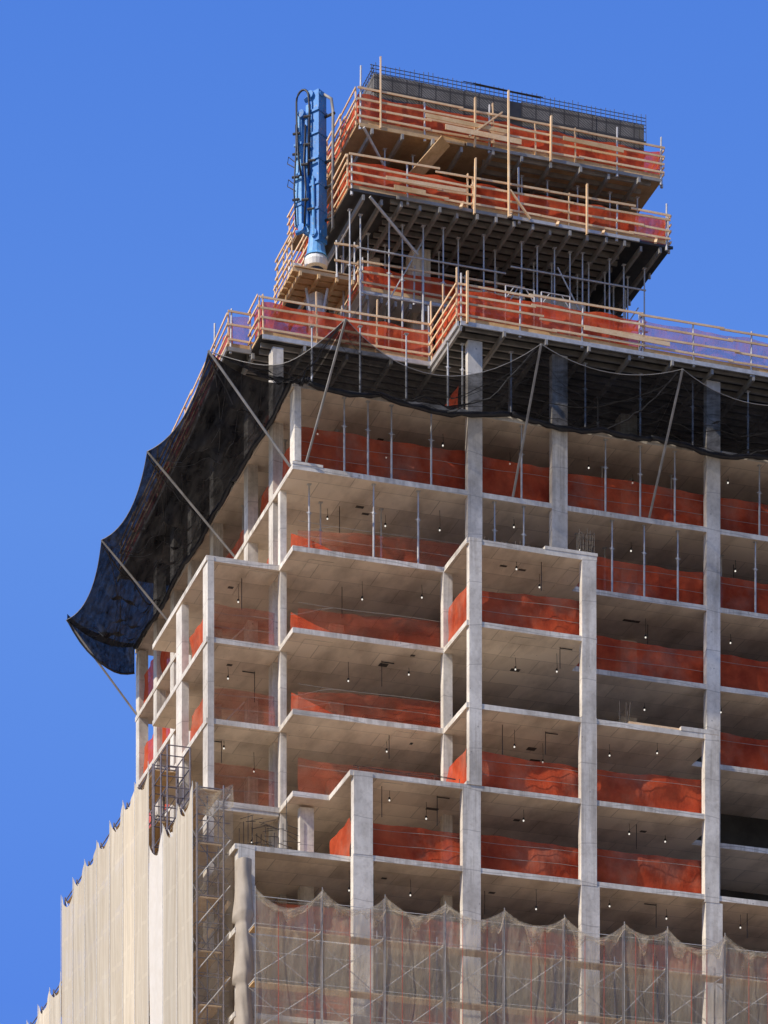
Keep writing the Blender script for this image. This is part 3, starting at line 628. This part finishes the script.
for k, (a, b, lab) in enumerate([((49.9,7.0,68.6),(51.2,7.0,70.6),'bluish diagonal brace at the right end under tower deck'), ((44.3,6.6,67.8),(45.9,6.6,70.4),'diagonal brace in the middle under the tower deck'),
        ((40.35,6.7,68.8),(41.9,6.7,71.6),'diagonal brace left of the pale pier under tower deck'), ((47.4,6.2,71.2),(48.7,6.2,69.0),'diagonal brace before the pale wall panel under tower deck')]):
    tubes('bracing_tube', lab, a, b, .03, 'steel', 'bracing tube', 'bracing tubes under the tower deck')
for k, u in enumerate((44.6, 46.1)):
    t = thing('scaffold_tower', f'small pale scaffold frame standing on the long deck, {["left", "right"][k]} of the pair', 'scaffold frame', W(u, 4.6, Z7), 'scaffold frames on the long deck')
    for x in (0, 1.2): build('standard', MB().tube([W(u+x, 4.6, Z7+.01), W(u+x, 4.6, Z7+2.9)], .03, 6), M['steel'], t)
    for z in (1.0, 1.95, 2.9): build('transom', MB().tube([W(u, 4.6, Z7+z), W(u+1.2, 4.6, Z7+z)], .024, 6), M['steel'], t)
    for x0, x1 in ((0, .35), (1.2, .85)): build('gusset', MB().tube([W(u+x0, 4.6, Z7+2.4), W(u+x1, 4.6, Z7+2.9)], .02, 5), M['steel'], t)
for k, (a, b, w, lab) in enumerate([((41.8,6.1,Z10+.62),(45.3,6.1,Z10+.58),.16,'loose pale board tied across the top deck rail, left'), ((42.6,6.05,Z10+.28),(45.8,6.05,Z10+.24),.2,'loose pale board low on the top deck rail, left'),
        ((47.6,6.1,Z10+.75),(50.2,6.1,Z10+.7),.16,'loose pale board tied across the top deck rail, right'), ((39.9,5.3,Z9+.5),(43.2,5.3,Z9+.55),.14,'loose board tied across left rail of lower tower deck'),
        ((40.2,5.2,Z9+.12),(41.5,5.2,Z9+.12),.2,'short board at the left edge of lower tower deck'), ((47.0,2.3,Z7+.5),(50.6,2.3,Z7+.42),.16,'loose board tied low on the long deck rail')]):
    loose('loose_board', lab, a, b, .035, w, 'timber' if k % 2 else 'plank', 'board')
# stacked lumber on the long deck behind its mesh
k = 0
for (u, v, ln) in [(44.5,3.3,2.4),(47.6,3.2,3.2),(50.4,3.4,2.2),(43.2,3.6,1.2)]:
    t = thing('lumber_stack', f'stack of brown lumber behind the long deck mesh, {ORD[k]+" from the left"}', 'lumber', W(u, v, Z7)); k += 1
    for j in range(4):
        for i in range(3):
            build('board', MB().bar(W(u+random.uniform(-.2,.2), v+i*.17, Z7+.06+j*.11), W(u+ln+random.uniform(-.3,.2), v+i*.17+random.uniform(-.05,.05), Z7+.06+j*.11), .15, .09), M['plank'], t)
# timber beam on the terrace
loose('timber_beam', 'yellowish timber beam lying on the terrace edge at right', (48.1,.45,lev(2)+.08), (50.5,.5,lev(2)+.08), .14, .13, 'timber', 'timber beam')
loose('leaning_plank', 'plank coloured white as if sunlit, leaning inside the left wing floor', (33.9,9.2,lev(2)+1.2), (35.3,9.4,lev(2)+2.75), .12, .06, 'white', 'plank')  # white colour stands in for sunlight that does not reach these planks
loose('leaning_plank', 'plank coloured white as if sunlit, leaning one floor above in left wing', (34.0,9.2,lev(3)+1.2), (35.3,9.4,lev(3)+2.6), .12, .06, 'white', 'plank')

# ------------------------------------------------------------------ wall formwork on top
wf = thing('wall_formwork', 'dark diagonal patterned wall formwork crowning the tower', 'formwork', W(46, 8, Z10))
x = 40.2; i = 0
while x < 51.7:
    e = min(x + 1.9, 51.8); dark = i in (2,)
    if i == 3:
        build('form_panel', MB().box(W(x, 7.82, Z10+.01), W(x+.55, 7.95, 78.5)), M['ply_dark'], wf); x += .56
    build('form_panel', MB().box(W(x, 7.8+.012*(i % 2), Z10+.01), W(e-.02, 7.95, 78.55)), M['form'], wf); x = e; i += 1
v = 7.98
for i in range(4):
    build('form_panel', MB().box(W(40.2, v, Z10+.01), W(40.35, v+1.68, 78.55)), M['form'], wf); v += 1.7
for k in range(4):
    z = Z10 + .5 + k*.55; build('waler', MB().box(W(40.1, 7.66, z), W(51.8, 7.75, z+.07)), M['rod'], wf)
rb = thing('rebar_mesh', 'black rebar mesh standing above the top wall formwork', 'rebar', W(46, 8.2, 77.9))
mb = MB()
for i in range(60): u = 40.2 + i*.2; mb.tube([W(u, 8.1, 77.9), W(u+random.uniform(-.03,.03), 8.1, 79.12+random.uniform(-.05,.08))], .013, 4)
build('vertical_bars', mb, M['rod'], rb)
mb = MB()
for k in range(5): mb.tube([W(40.15, 8.12, 78.5+k*.14), W(52.0, 8.12, 78.48+k*.14)], .016, 4)
for k in range(3): mb.tube([W(40.3, 8.1, 78.65+k*.2), W(40.3, 14.5, 78.65+k*.2)], .016, 4)
build('horizontal_bars', mb, M['rod'], rb)
mb = MB()
for i in range(30): mb.tube([W(40.3, 8.2+i*.21, 77.9), W(40.3, 8.2+i*.21, 79.1)], .013, 4)
build('side_bars', mb, M['rod'], rb)
mb = MB()
for k in range(6): mb.tube([W(44.3+random.uniform(-.3,.3), 8.0, 79.0+random.uniform(-.03,.06)), W(47.2+random.uniform(-.3,.3), 8.0, 78.98+random.uniform(-.03,.06))], .02, 4)
build('bar_bundle', mb, M['rod'], rb)

# ------------------------------------------------------------------ placing boom and its platform
pf = thing('boom_platform', 'planked timber platform carrying the blue boom on a mast', 'platform', W(37.9, 8.2, Z7))
build('plank_deck', MB().box(W(36.7, 7.1, 69.95), W(39.2, 9.4, 70.0)), M['plank'], pf)
for i in range(5):
    build('plank', MB().box(W(36.65, 7.15+i*.46, 69.78), W(39.25, 7.5+i*.46, 69.93)), M['plank'], pf)
for u in (36.9, 37.65, 38.4, 39.05): build('bearer', MB().box(W(u, 7.05, 69.6), W(u+.1, 9.45, 69.775)), M['plank'], pf)
build('mast', MB().lathe(W(37.95, 8.2, Z7+.01), [(.33,0),(.33,3.2)], 16), M['concrete'], pf, smooth=False)
for k in range(4):
    a = k*math.pi/2+.5; p = W(37.95+.6*math.cos(a), 8.2+.6*math.sin(a), 0)
    build('knee_brace', MB().tube([Vector((p.x, p.y, 69.6+ZO)), W(37.95+.2*math.cos(a), 8.2+.2*math.sin(a), 68.2)], .06, 6), M['steel'], pf)
guardrail('steel handrail round right of the boom platform', (38.4,7.15), (39.2,7.15), 70.0, 1.1, .8, 'steel', None, 2, False, 0)
guardrail('timber handrail up the left side of the boom platform', (36.72,9.3), (36.72,7.2), 70.0, 1.25, .8, 'timber', None, 4, False, .2)
None and guardrail('x', (35.6,9.6), (36.6,9.6), 68.9, 2.0, .6, 'timber', 'orange_rail', 5, False, .4)
o = build('side_box', MB().box(W(36.95, 8.3, 70.003), W(37.35, 8.9, 70.75)), M['white']); tag(o, 'small cream box on the boom platform', 'box')
bm_ = thing('placing_boom', 'folded blue concrete placing boom standing upright on the tower', 'placing boom', W(37.85, 7.95, 70.0))
bc = (37.85, 7.95)
def rot(u, v, a=.62):                      # the boom stands turned a little on its mast
    c, s = math.cos(a), math.sin(a); u *= 1.12; v *= 1.12; return (bc[0] + u*c - v*s, bc[1] + u*s + v*c)
def rbox(x0, x1, y0, y1, z0, z1, taper=0.0):
    mb = MB(); vs = []
    for z, t in ((z0, 0), (z1, taper)):
        for x, y in ((x0+t, y0+t), (x1-t, y0+t), (x1-t, y1-t), (x0+t, y1-t)): vs.append(W(*rot(x, y), z))
    return mb.add(vs, [(3,2,1,0),(4,5,6,7),(0,1,5,4),(1,2,6,5),(2,3,7,6),(3,0,4,7)])
build('turntable', MB().lathe(W(*bc, 70.42), [(.30,0),(.44,.06),(.48,.28),(.44,.42),(.40,.46)], 20), M['white'], bm_, smooth=False)
build('turntable', MB().lathe(W(*bc, 70.0), [(.30,0),(.30,.42)], 16), M['rubber'], bm_)
build('pedestal', MB().lathe(W(*bc, 70.88), [(.48,0),(.40,.12),(.33,.5),(.27,1.0)], 14), M['blue_l'], bm_)
build('boom_section', rbox(-.26, .22, -.32, .06, 71.4, 77.35, .02), M['blue'], bm_)
build('boom_section', rbox(-.20, .10, .12, .34, 71.9, 76.95, .02), M['blue_l'], bm_)
build('boom_section', rbox(-.30, .02, .42, .74, 72.25, 76.75, .04), M['blue_l'], bm_)
build('boom_section', rbox(-.38, -.22, .10, .24, 72.1, 76.3, .02), M['blue'], bm_)
for z, y0, y1 in ((77.2, -.34, .38), (76.6, .1, .76), (72.1, .06, .78), (71.7, -.36, .1)):
    build('hinge', MB().tube([W(*rot(-.34, (y0+y1)/2), z), W(*rot(.2, (y0+y1)/2), z)], .15, 12).tube([W(*rot(-.12, y0), z), W(*rot(-.12, y1), z)], .10, 10), M['blue'], bm_)
for y0, y1, zs in ((-.33, .07, (72.6, 73.6, 74.6, 75.6, 76.5)), (.41, .75, (73.0, 74.2, 75.4))):
    for z in zs: build('stiffener', rbox(-.30 if y0 < 0 else -.33, .235 if y0 < 0 else .035, y0, y1, z, z+.09), M['blue'], bm_)
pts = [W(*rot(-.36, .06), 74.0), W(*rot(-.36, .02), 76.6)] + [W(*rot(-.40, .30 - .27*math.cos(t)), 77.05 + .38*math.sin(t)) for t in [math.pi*i/8 for i in range(9)]] + [W(*rot(-.40, .56), 76.3), W(*rot(-.40, .50), 75.0), W(*rot(-.38, .38), 74.1)]
build('hose', MB().tube(pts, .042, 8), M['rubber'], bm_, smooth=True)
build('hose', MB().tube([W(*rot(-.38, .60), 72.2), W(*rot(-.42, .66), 73.6), W(*rot(-.40, .58), 75.3), W(*rot(-.36, .62), 76.2)], .034, 8), M['rubber'], bm_, smooth=True)
build('hose', MB().tube([W(*rot(-.42, .20), 72.0), W(*rot(-.44, .12), 73.4), W(*rot(-.42, .22), 74.6), W(*rot(-.40, .16), 76.0)], .034, 8), M['rubber'], bm_, smooth=True)
build('delivery_pipe', MB().tube([W(*rot(.0, -.36), 77.2), W(*rot(.10, -.60), 77.0), W(*rot(.12, -.66), 76.5), W(*rot(.12, -.66), 71.9), W(*rot(.05, -.4), 71.5)], .062, 8), M['joist'], bm_, smooth=True)
for (x, y, z) in [(-.36,.58,75.8),(-.36,.60,75.0),(-.36,.62,74.1),(-.36,.60,73.2),(-.36,.1,76.3),(-.36,.12,75.2),(-.42,.16,74.4),(-.42,.14,73.0),(-.34,-.1,74.5),(-.34,-.05,72.6)]:
    build('pipe_clamp', MB().tube([W(*rot(x, y-.13), z), W(*rot(x-.05, y+.13), z+.04)], .05, 6), M['rod'], bm_)
for z in (76.4, 74.6, 73.6, 72.3):
    build('pipe_clamp', MB().tube([W(*rot(.12, -.30), z), W(*rot(.12, -.74), z)], .055, 6), M['rod'], bm_)
for z in (74.9, 74.0):
    p = [W(*rot(-.30, .70), z-.35), W(*rot(-.30, 1.05), z-.05), W(*rot(-.30, 1.0), z+.2), W(*rot(-.30, .72), z-.1)]
    build('cable_loop', MB().tube(p, .02, 5), M['rod'], bm_)
build('ram', MB().tube([W(*rot(-.30, -.14), 71.6), W(*rot(-.33, -.12), 73.9)], [.08, .055], 8), M['blue_l'], bm_)
# ------------------------------------------------------------------ black catch net on struts
tipsL = [(32.2, 3.28, 64.05), (31.8, 11.24, 63.85), (31.85, 19.49, 63.9), (32.2, 27.85, 64.0)]
tipsF = [(36.45, -.5, 64.05), (44.2, -.4, 64.4), (49.9, -.6, 64.25), (56.2, -.5, 64.3), (62.5, -.5, 64.3)]
feetL = [(35.42, v, lev(5)) for _, v, _ in tipsL]; feetF = [(35.95, 2.95, lev(5)+.1), (44.3, 2.95, lev(5)), (50.0, 2.95, lev(5)), (56.0, 2.95, lev(5)), (62.3, 2.95, lev(5))]
nm = ['at the building corner pointing left', 'second along the receding left side', 'third along the receding left side', 'lowest and farthest on the left side']
for k in range(4):
    o = build('outrigger_strut', MB().tube([W(*feetL[k]) + Vector((0,0,.04)), W(*tipsL[k])], .05, 8), M['joist']); tag(o, 'grey steel strut holding out black net, ' + nm[k], 'strut', 'steel struts holding out the black net')
for k in range(5):
    o = build('outrigger_strut', MB().tube([W(*feetF[k]) + Vector((0,0,.04)), W(*tipsF[k])], .05, 8), M['joist'])
    tag(o, f'grey steel strut leaning out on the right facade, {ORD[k]} from the corner', 'strut', 'steel struts holding out the black net')
cn = thing('catch_net', 'large black catch net slung on struts round the upper floors', 'safety net', W(35.4, 2.9, 63))
def panel(i0, i1, o0, o1, sag, belly, sd, droop=.25, fold=.13, mat='black_net'):
    I0, I1, O0, O1 = (W(*p) for p in (i0, i1, o0, o1))
    def outer(s): 
        inw = (I0.lerp(I1, s) - O0.lerp(O1, s)); inw.z = 0; inw.normalize()
        k = 4*s*(1-s); return O0.lerp(O1, s) + Vector((0,0,-sag*k)) + inw*(.45*sag*k)
    def fn(s, t):
        e_ = math.sin(math.pi*s)**.7; I = I0.lerp(I1, s) + Vector((0,0,-droop*e_*abs(math.sin(s*5+sd))*(1-t)))
        P = I.lerp(outer(s), t); b = 4*t*(1-t)
        P.z -= belly*b*(.55+.45*math.sin(math.pi*s)) + e_*fold*b*(1.3*wob(s*7, t*2, sd) + .8*math.sin(t*13 + s*4 + sd) + .7*math.sin(s*23 + 9*t*(s-.5) + sd) + .5*math.sin(t*27 - s*9 + sd))
        return P
    build('net_panel', MB().grid(fn, 64, 32), M[mat], cn, smooth=True)
    build('edge_rope', MB().tube([outer(i/14) for i in range(15)], .013, 5), M['joist'], cn)
    # bunched selvedge where the net is tied to the slab edge
    build('tied_hem', MB().tube([fn(i/20, .01) + Vector((0,0,-.02-.05*wob(i*.7, 0, sd))) for i in range(21)], [.07+.05*abs(math.sin(i*1.9+sd)) for i in range(21)], 6), M['rubber'], cn, smooth=True)
    for q, (t0, t1) in enumerate(((.95, .35), (.6, .75), (.35, .2), (.8, .9))):
        build('drape_rope', MB().tube([fn(i/16, t0 + (t1-t0)*i/16 - .22*math.sin(math.pi*i/16)*(1 if q % 2 else .5)) + Vector((0,0,-.03)) for i in range(17)], .011 + .006*(q == 0), 4), M['rubber' if q % 2 else 'rod'], cn)
    build('fold_line', MB().tube([fn(.03+.3*i/10, .98 - .9*i/10) for i in range(11)], .03, 5), M['rubber'], cn)
z6 = lev(6) + .02
inL = [(35.36, 3.0, z6), (35.36, 11.24, z6), (35.36, 19.5, z6), (35.36, 27.9, z6)]
inF = [(36.0, 2.82, z6), (44.2, 2.82, z6), (50.0, 2.82, z6), (56.2, 2.82, z6), (62.4, 2.82, z6)]
for k in range(3): panel(inL[k], inL[k+1], tipsL[k], tipsL[k+1], .55, .75, k*1.3, .25, .2, 'black_side')
panel((36.0, 2.82, z6+.1), (35.36, 3.0, z6+.1), tipsF[0], tipsL[0], .9, .25, 5.1, .1)
panel(inF[1], inF[0], tipsF[1], tipsF[0], 1.35, .35, 6.2, .35)
panel(inF[2], inF[1], tipsF[2], tipsF[1], .5, .35, 7.7, .2); panel(inF[3], inF[2], tipsF[3], tipsF[2], .7, .4, 8.3, .25); panel(inF[4], inF[3], tipsF[4], tipsF[3], .6, .4, 9.3)
T3, B3 = W(*tipsL[3]), W(35.36, 28.1, z6)
def fn(s, t):
    P = T3.lerp(B3, s) + Vector((0, -.10, .22)); dr = .25 + 1.1*s + .5*math.sin(math.pi*s)
    return P + Vector((0, .1*math.sin(s*9), -.32*math.sin(math.pi*s) - t*dr))
build('net_panel', MB().grid(fn, 20, 8), M['black_side'], cn, smooth=True)
build('edge_rope', MB().tube([fn(i/10, 1) for i in range(11)], .05, 5), M['rubber'], cn)

# ------------------------------------------------------------------ left side scaffold and netting (u = 31.2 .. 32.35)
US = 31.2
def side_scaffold(label, vs, ztop, zlow=27.0):
    t = thing('scaffold', label, 'scaffold', W(31.8, vs[0], G0))
    for v in vs:
        for u in (US+.08, US+1.1):
            build('standard', MB().tube([W(u, v, G0), W(u, v, ztop)], .035, 6), M['scaf'], t)
    z = ztop - .15
    while z > zlow:
        mb = MB()
        for u in (US+.1, US+1.08): mb.tube([W(u, vs[0], z), W(u, vs[-1], z)], .028, 5); mb.tube([W(u, vs[0], z-.95), W(u, vs[-1], z-.95)], .02, 5)
        for v in vs: mb.tube([W(US+.08, v+.03, z), W(US+1.1, v+.03, z)], .028, 5); mb.tube([W(US+.08, v+.03, z-1), W(US+1.1, v+.03, z-1)], .022, 5)
        build('ledger', mb, M['scaf'], t)
        build('plank_level', MB().box(W(US+.16, vs[0], z-.10), W(US+1.02, vs[-1], z-.05)), M['plank'], t)
        mb = MB()
        for a, b in zip(vs[:-1], vs[1:]): mb.tube([W(US+.11, a, z-2), W(US+.11, b, z)], .02, 5)
        build('brace', mb, M['scaf_l'], t)
        z -= 2.0
    return t
S1 = [1.45, 3.75, 5.95]; S2 = [8.25, 10.5, 12.5, 14.8, 17.15, 19.4, 21.7, 24.0]; S3 = [24.1, 26.35, 28.85, 31.25, 33.4, 35.6]
side_scaffold('dark tube scaffold standing at the left building corner', S1, 47.0)
s2 = side_scaffold('tall scaffold behind the stepped tan side netting', S2, 50.2)
side_scaffold('far lower scaffold behind the last tan netting', S3, 46.9)
tw = thing('scaffold_tower', 'bare dark scaffold frames rising in the netting gap', 'scaffold', W(31.7, 7.5, 44))
for v in (6.0, 7.0, 8.1):
    for u in (31.3, 32.2):
        build('standard', MB().tube([W(u, v, 44), W(u, v, 50.1)], .035, 6), M['scaf'], tw)
for k in range(7):
    z = 45.3 + k*.8; mb = MB()
    for u in (31.3, 32.2): mb.tube([W(u, 6.0, z), W(u, 8.1, z)], .024, 5)
    for v in (6.0, 7.0, 8.1): mb.tube([W(31.3, v, z), W(32.2, v, z)], .024, 5)
    build('ledger', mb, M['scaf'], tw)
def side_net(label, vs, ztop, mat='tan_side', sag=.72, ends=(0, 0)):
    t = thing('debris_netting', label, 'debris netting', W(US, vs[0], G0))
    for k, (a, b) in enumerate(zip(vs[:-1], vs[1:])):
        sd = k*2.1 + vs[0]; jz = random.uniform(-.12, .12)
        def fn(s, t_):
            v = a + (b-a)*s; top = ztop + jz*math.sin(math.pi*s) - sag*(1-(2*s-1)**2)
            f = .5*abs(math.sin(s*math.pi*3)) ; z = G0 + (top-G0)*(1-(1-t_)**1.6)
            e_ = math.sin(math.pi*s)**.6; return W(US - .07 + e_*(-.035*math.sin(s*math.pi*5+sd) - .035*f - .05*wob(s*2.2, z*.22, sd) - .06*math.sin(z*.55+sd+s*2)), v, z)
        build('netting_panel', MB().grid(fn, 20, 46), M[mat], t, smooth=True)
    mb = MB()
    for v in vs: mb.tube([W(US-.10, v, G0), W(US-.10, v, ztop+.03)], .013, 5)
    build('lacing', mb, M['rope'], t)
    return t
n1 = side_net('sunlit tan netting on the near left scaffold corner', S1, 47.0)
side_net('tall sunlit tan side netting with scalloped stepping top edge', S2, 50.25)
side_net('farthest tan netting at the lower left of the photo', S3, 46.95)
ws = thing('white_sheet', 'narrow white sheet hanging between the tan side nettings', 'sheeting', W(US, 7.5, G0))
def fn(s, t_):
    z = G0 + (47.0 - .75*math.sin(math.pi*s) - G0)*(1-(1-t_)**1.6); return W(US-.04-.04*math.sin(s*9+z*.4), 5.97+2.26*s, z)
build('sheet', MB().grid(fn, 10, 40), M['white_sheet'], ws, smooth=True)
def fn(s, t_):                              # the end of the near scaffold, facing the street
    z = G0 + (47.05 - .28*math.sin(math.pi*s) - G0)*(1-(1-t_)**1.6); return W(US-.03+1.48*s, 1.38-.04*math.sin(s*8+z), z)
build('end_panel', MB().grid(fn, 12, 46), M['tan_end'], n1, smooth=True)
def fn(s, t_): return W(US-.03+1.48*s, 1.34-.05*math.sin(s*11+t_*3), 46.98 - .28*math.sin(math.pi*s) - .9*t_ - .1*math.sin(s*5))
build('bunched_hem', MB().grid(fn, 16, 8), M['tan_hem'], n1, smooth=True)
mb = MB()
for i in range(3): mb.bar(W(US+.0, 1.7, 35.0+i*2.8), W(US+1.4, 1.7, 37.2+i*2.8), .05, .15)
xb = thing('brace_frame', 'criss-cross dark bracing in the open scaffold end at left corner', 'scaffold', W(31.9, 1.5, 34))
for k in range(9):
    z = 31.5 + k*1.7
    build('brace', MB().tube([W(US+.06, 1.46, z), W(US+1.36, 1.46, z+1.6)], .022, 5), M['scaf_l'], xb)
    build('brace', MB().tube([W(US+.06, 1.62, z+1.6), W(US+1.36, 1.62, z)], .022, 5), M['scaf'], xb)
    for j in range(3): build('rung', MB().tube([W(US+.06, 1.55, z+j*.55), W(US+1.36, 1.55, z+j*.55)], .018, 5), M['scaf'], xb)
for u in (US+.5, US+.92): build('standard', MB().tube([W(u, 1.55, 30), W(u, 1.55, 46.6)], .024, 5), M['scaf'], xb)
o = build('stair_stringer', mb, M['plank'])
tag(o, 'orange brown diagonal stair boards inside the corner scaffold end', 'stair')

# tarpaulin on the corner column
def fn(s, t_):
    z = 44.0 - 18*t_; ph = (t_*18/2.25) % 1; a = math.pi*(.55 + 1.25*s)
    r = .50 + .18*ph**2 - .04 + .05*wob(s*4, z, 2) 
    return W(32.86 + r*math.cos(a)*.66, .72 + r*math.sin(a)*.95, z - .12*math.sin(s*6)*ph)
o = build('column_tarpaulin', MB().grid(fn, 24, 110), M['tarp'], smooth=True); tag(o, 'beige tarpaulin tied in bulges round the lower corner column', 'tarpaulin')

# ------------------------------------------------------------------ front scaffold and its netting (v = -1.25)
VF = -1.25
FP = [32.75, 35.3, 37.72, 40.07, 42.4, 44.8, 47.22, 48.98, 51.35, 53.85, 56.3, 58.7, 61.1]
fs = thing('scaffold', 'long tube scaffold standing before the right facade behind netting', 'scaffold', W(44, -.8, G0))
for u in FP[1:]:
    for v in (VF+.08, -.32):
        build('standard', MB().tube([W(u, v, G0), W(u, v, 42.5 if v < -.5 else 41.6)], .034, 6), M['scaf'], fs)
z = 41.1
while z > 28:
    mb = MB()
    for v in (VF+.1, -.34):
        for dz in ((0, 1.0) if v < -1 else (0,)): mb.tube([W(FP[0], v, z+dz), W(FP[-1], v, z+dz)], .013, 5)
    for u in FP: mb.tube([W(u+.03, VF+.08, z), W(u+.03, -.32, z)], .024, 5)
    build('ledger', mb, M['scaf_l'], fs)
    build('plank_level', MB().box(W(FP[0], VF+.2, z-.12), W(FP[-1], -.42, z-.07)), M['plank'], fs)
    mb = MB()
    for i, (a, b) in enumerate(zip(FP[:-1], FP[1:])):
        mb.tube([W(a, VF+.13, z-1.9), W(b, VF+.13, z-.1)], .018, 5)
        mb.tube([W(b, -.36, z-1.9), W(a, -.36, z-.1)], .018, 5)
    build('brace', mb, M['scaf_l'], fs)
    z -= 2.0
fnet = thing('debris_netting', 'see-through tan netting with scalloped top across the right facade', 'debris netting', W(44, VF, G0))
for k, (a, b) in enumerate(zip(FP[:-1], FP[1:])):
    sd = k*1.9; za, zb = (42.3 if k == 0 else 42.52, 42.52); sg = random.uniform(.48, .72)*(b-a)/2.4; pk = random.uniform(1.5, 2.3)
    def top(s): return za + (zb-za)*s - sg*(1-abs(2*s-1)**pk) 
    def fn(s, t_):
        z = G0 + (top(s)-G0)*(1-(1-t_)**1.6); d = top(s) - z; f = math.exp(-d*.7)
        return W(a + (b-a)*s, VF - .03 - .10*math.sin(math.pi*s)*(.4+.6*f)*(1+.6*wob(s*5, d*1.3, sd)) - .03*math.sin(z*1.1+s*3+sd) + math.sin(math.pi*s)*(.03*wob(s*2.4, z*.35, sd) + .012*math.sin(z*2.3 + s*5 + sd)), z)
    build('netting_panel', MB().grid(fn, 72, 40), M['tan_front'], fnet, smooth=True)
    def fn2(s, t_):
        w = .16 + .62*max(0, wob(s*4.2, .3, sd+2)) + .12*abs(math.sin(s*7+sd))
        return W(a + (b-a)*s, VF - .10 - .10*math.sin(math.pi*s) - .12*wob(s*6+t_*2, t_*4, sd)*t_, top(s) + .02 - w*t_)
    build('bunched_hem', MB().grid(fn2, 26, 12), M['tan_hem'], fnet, smooth=True)
    for q in (.33 + .1*math.sin(sd), .70 + .06*math.cos(sd*3)):
        build('red_cord', MB().tube([W(a+(b-a)*q, VF-.16, G0), W(a+(b-a)*q, VF-.16, top(q)-.05)], .011, 4), M['red_cord'], fnet)
    build('lacing', MB().tube([W(a, VF-.06, G0), W(a, VF-.06, za+.1)], .02, 5), M['joist'], fnet)
print('built', len(bpy.data.objects))
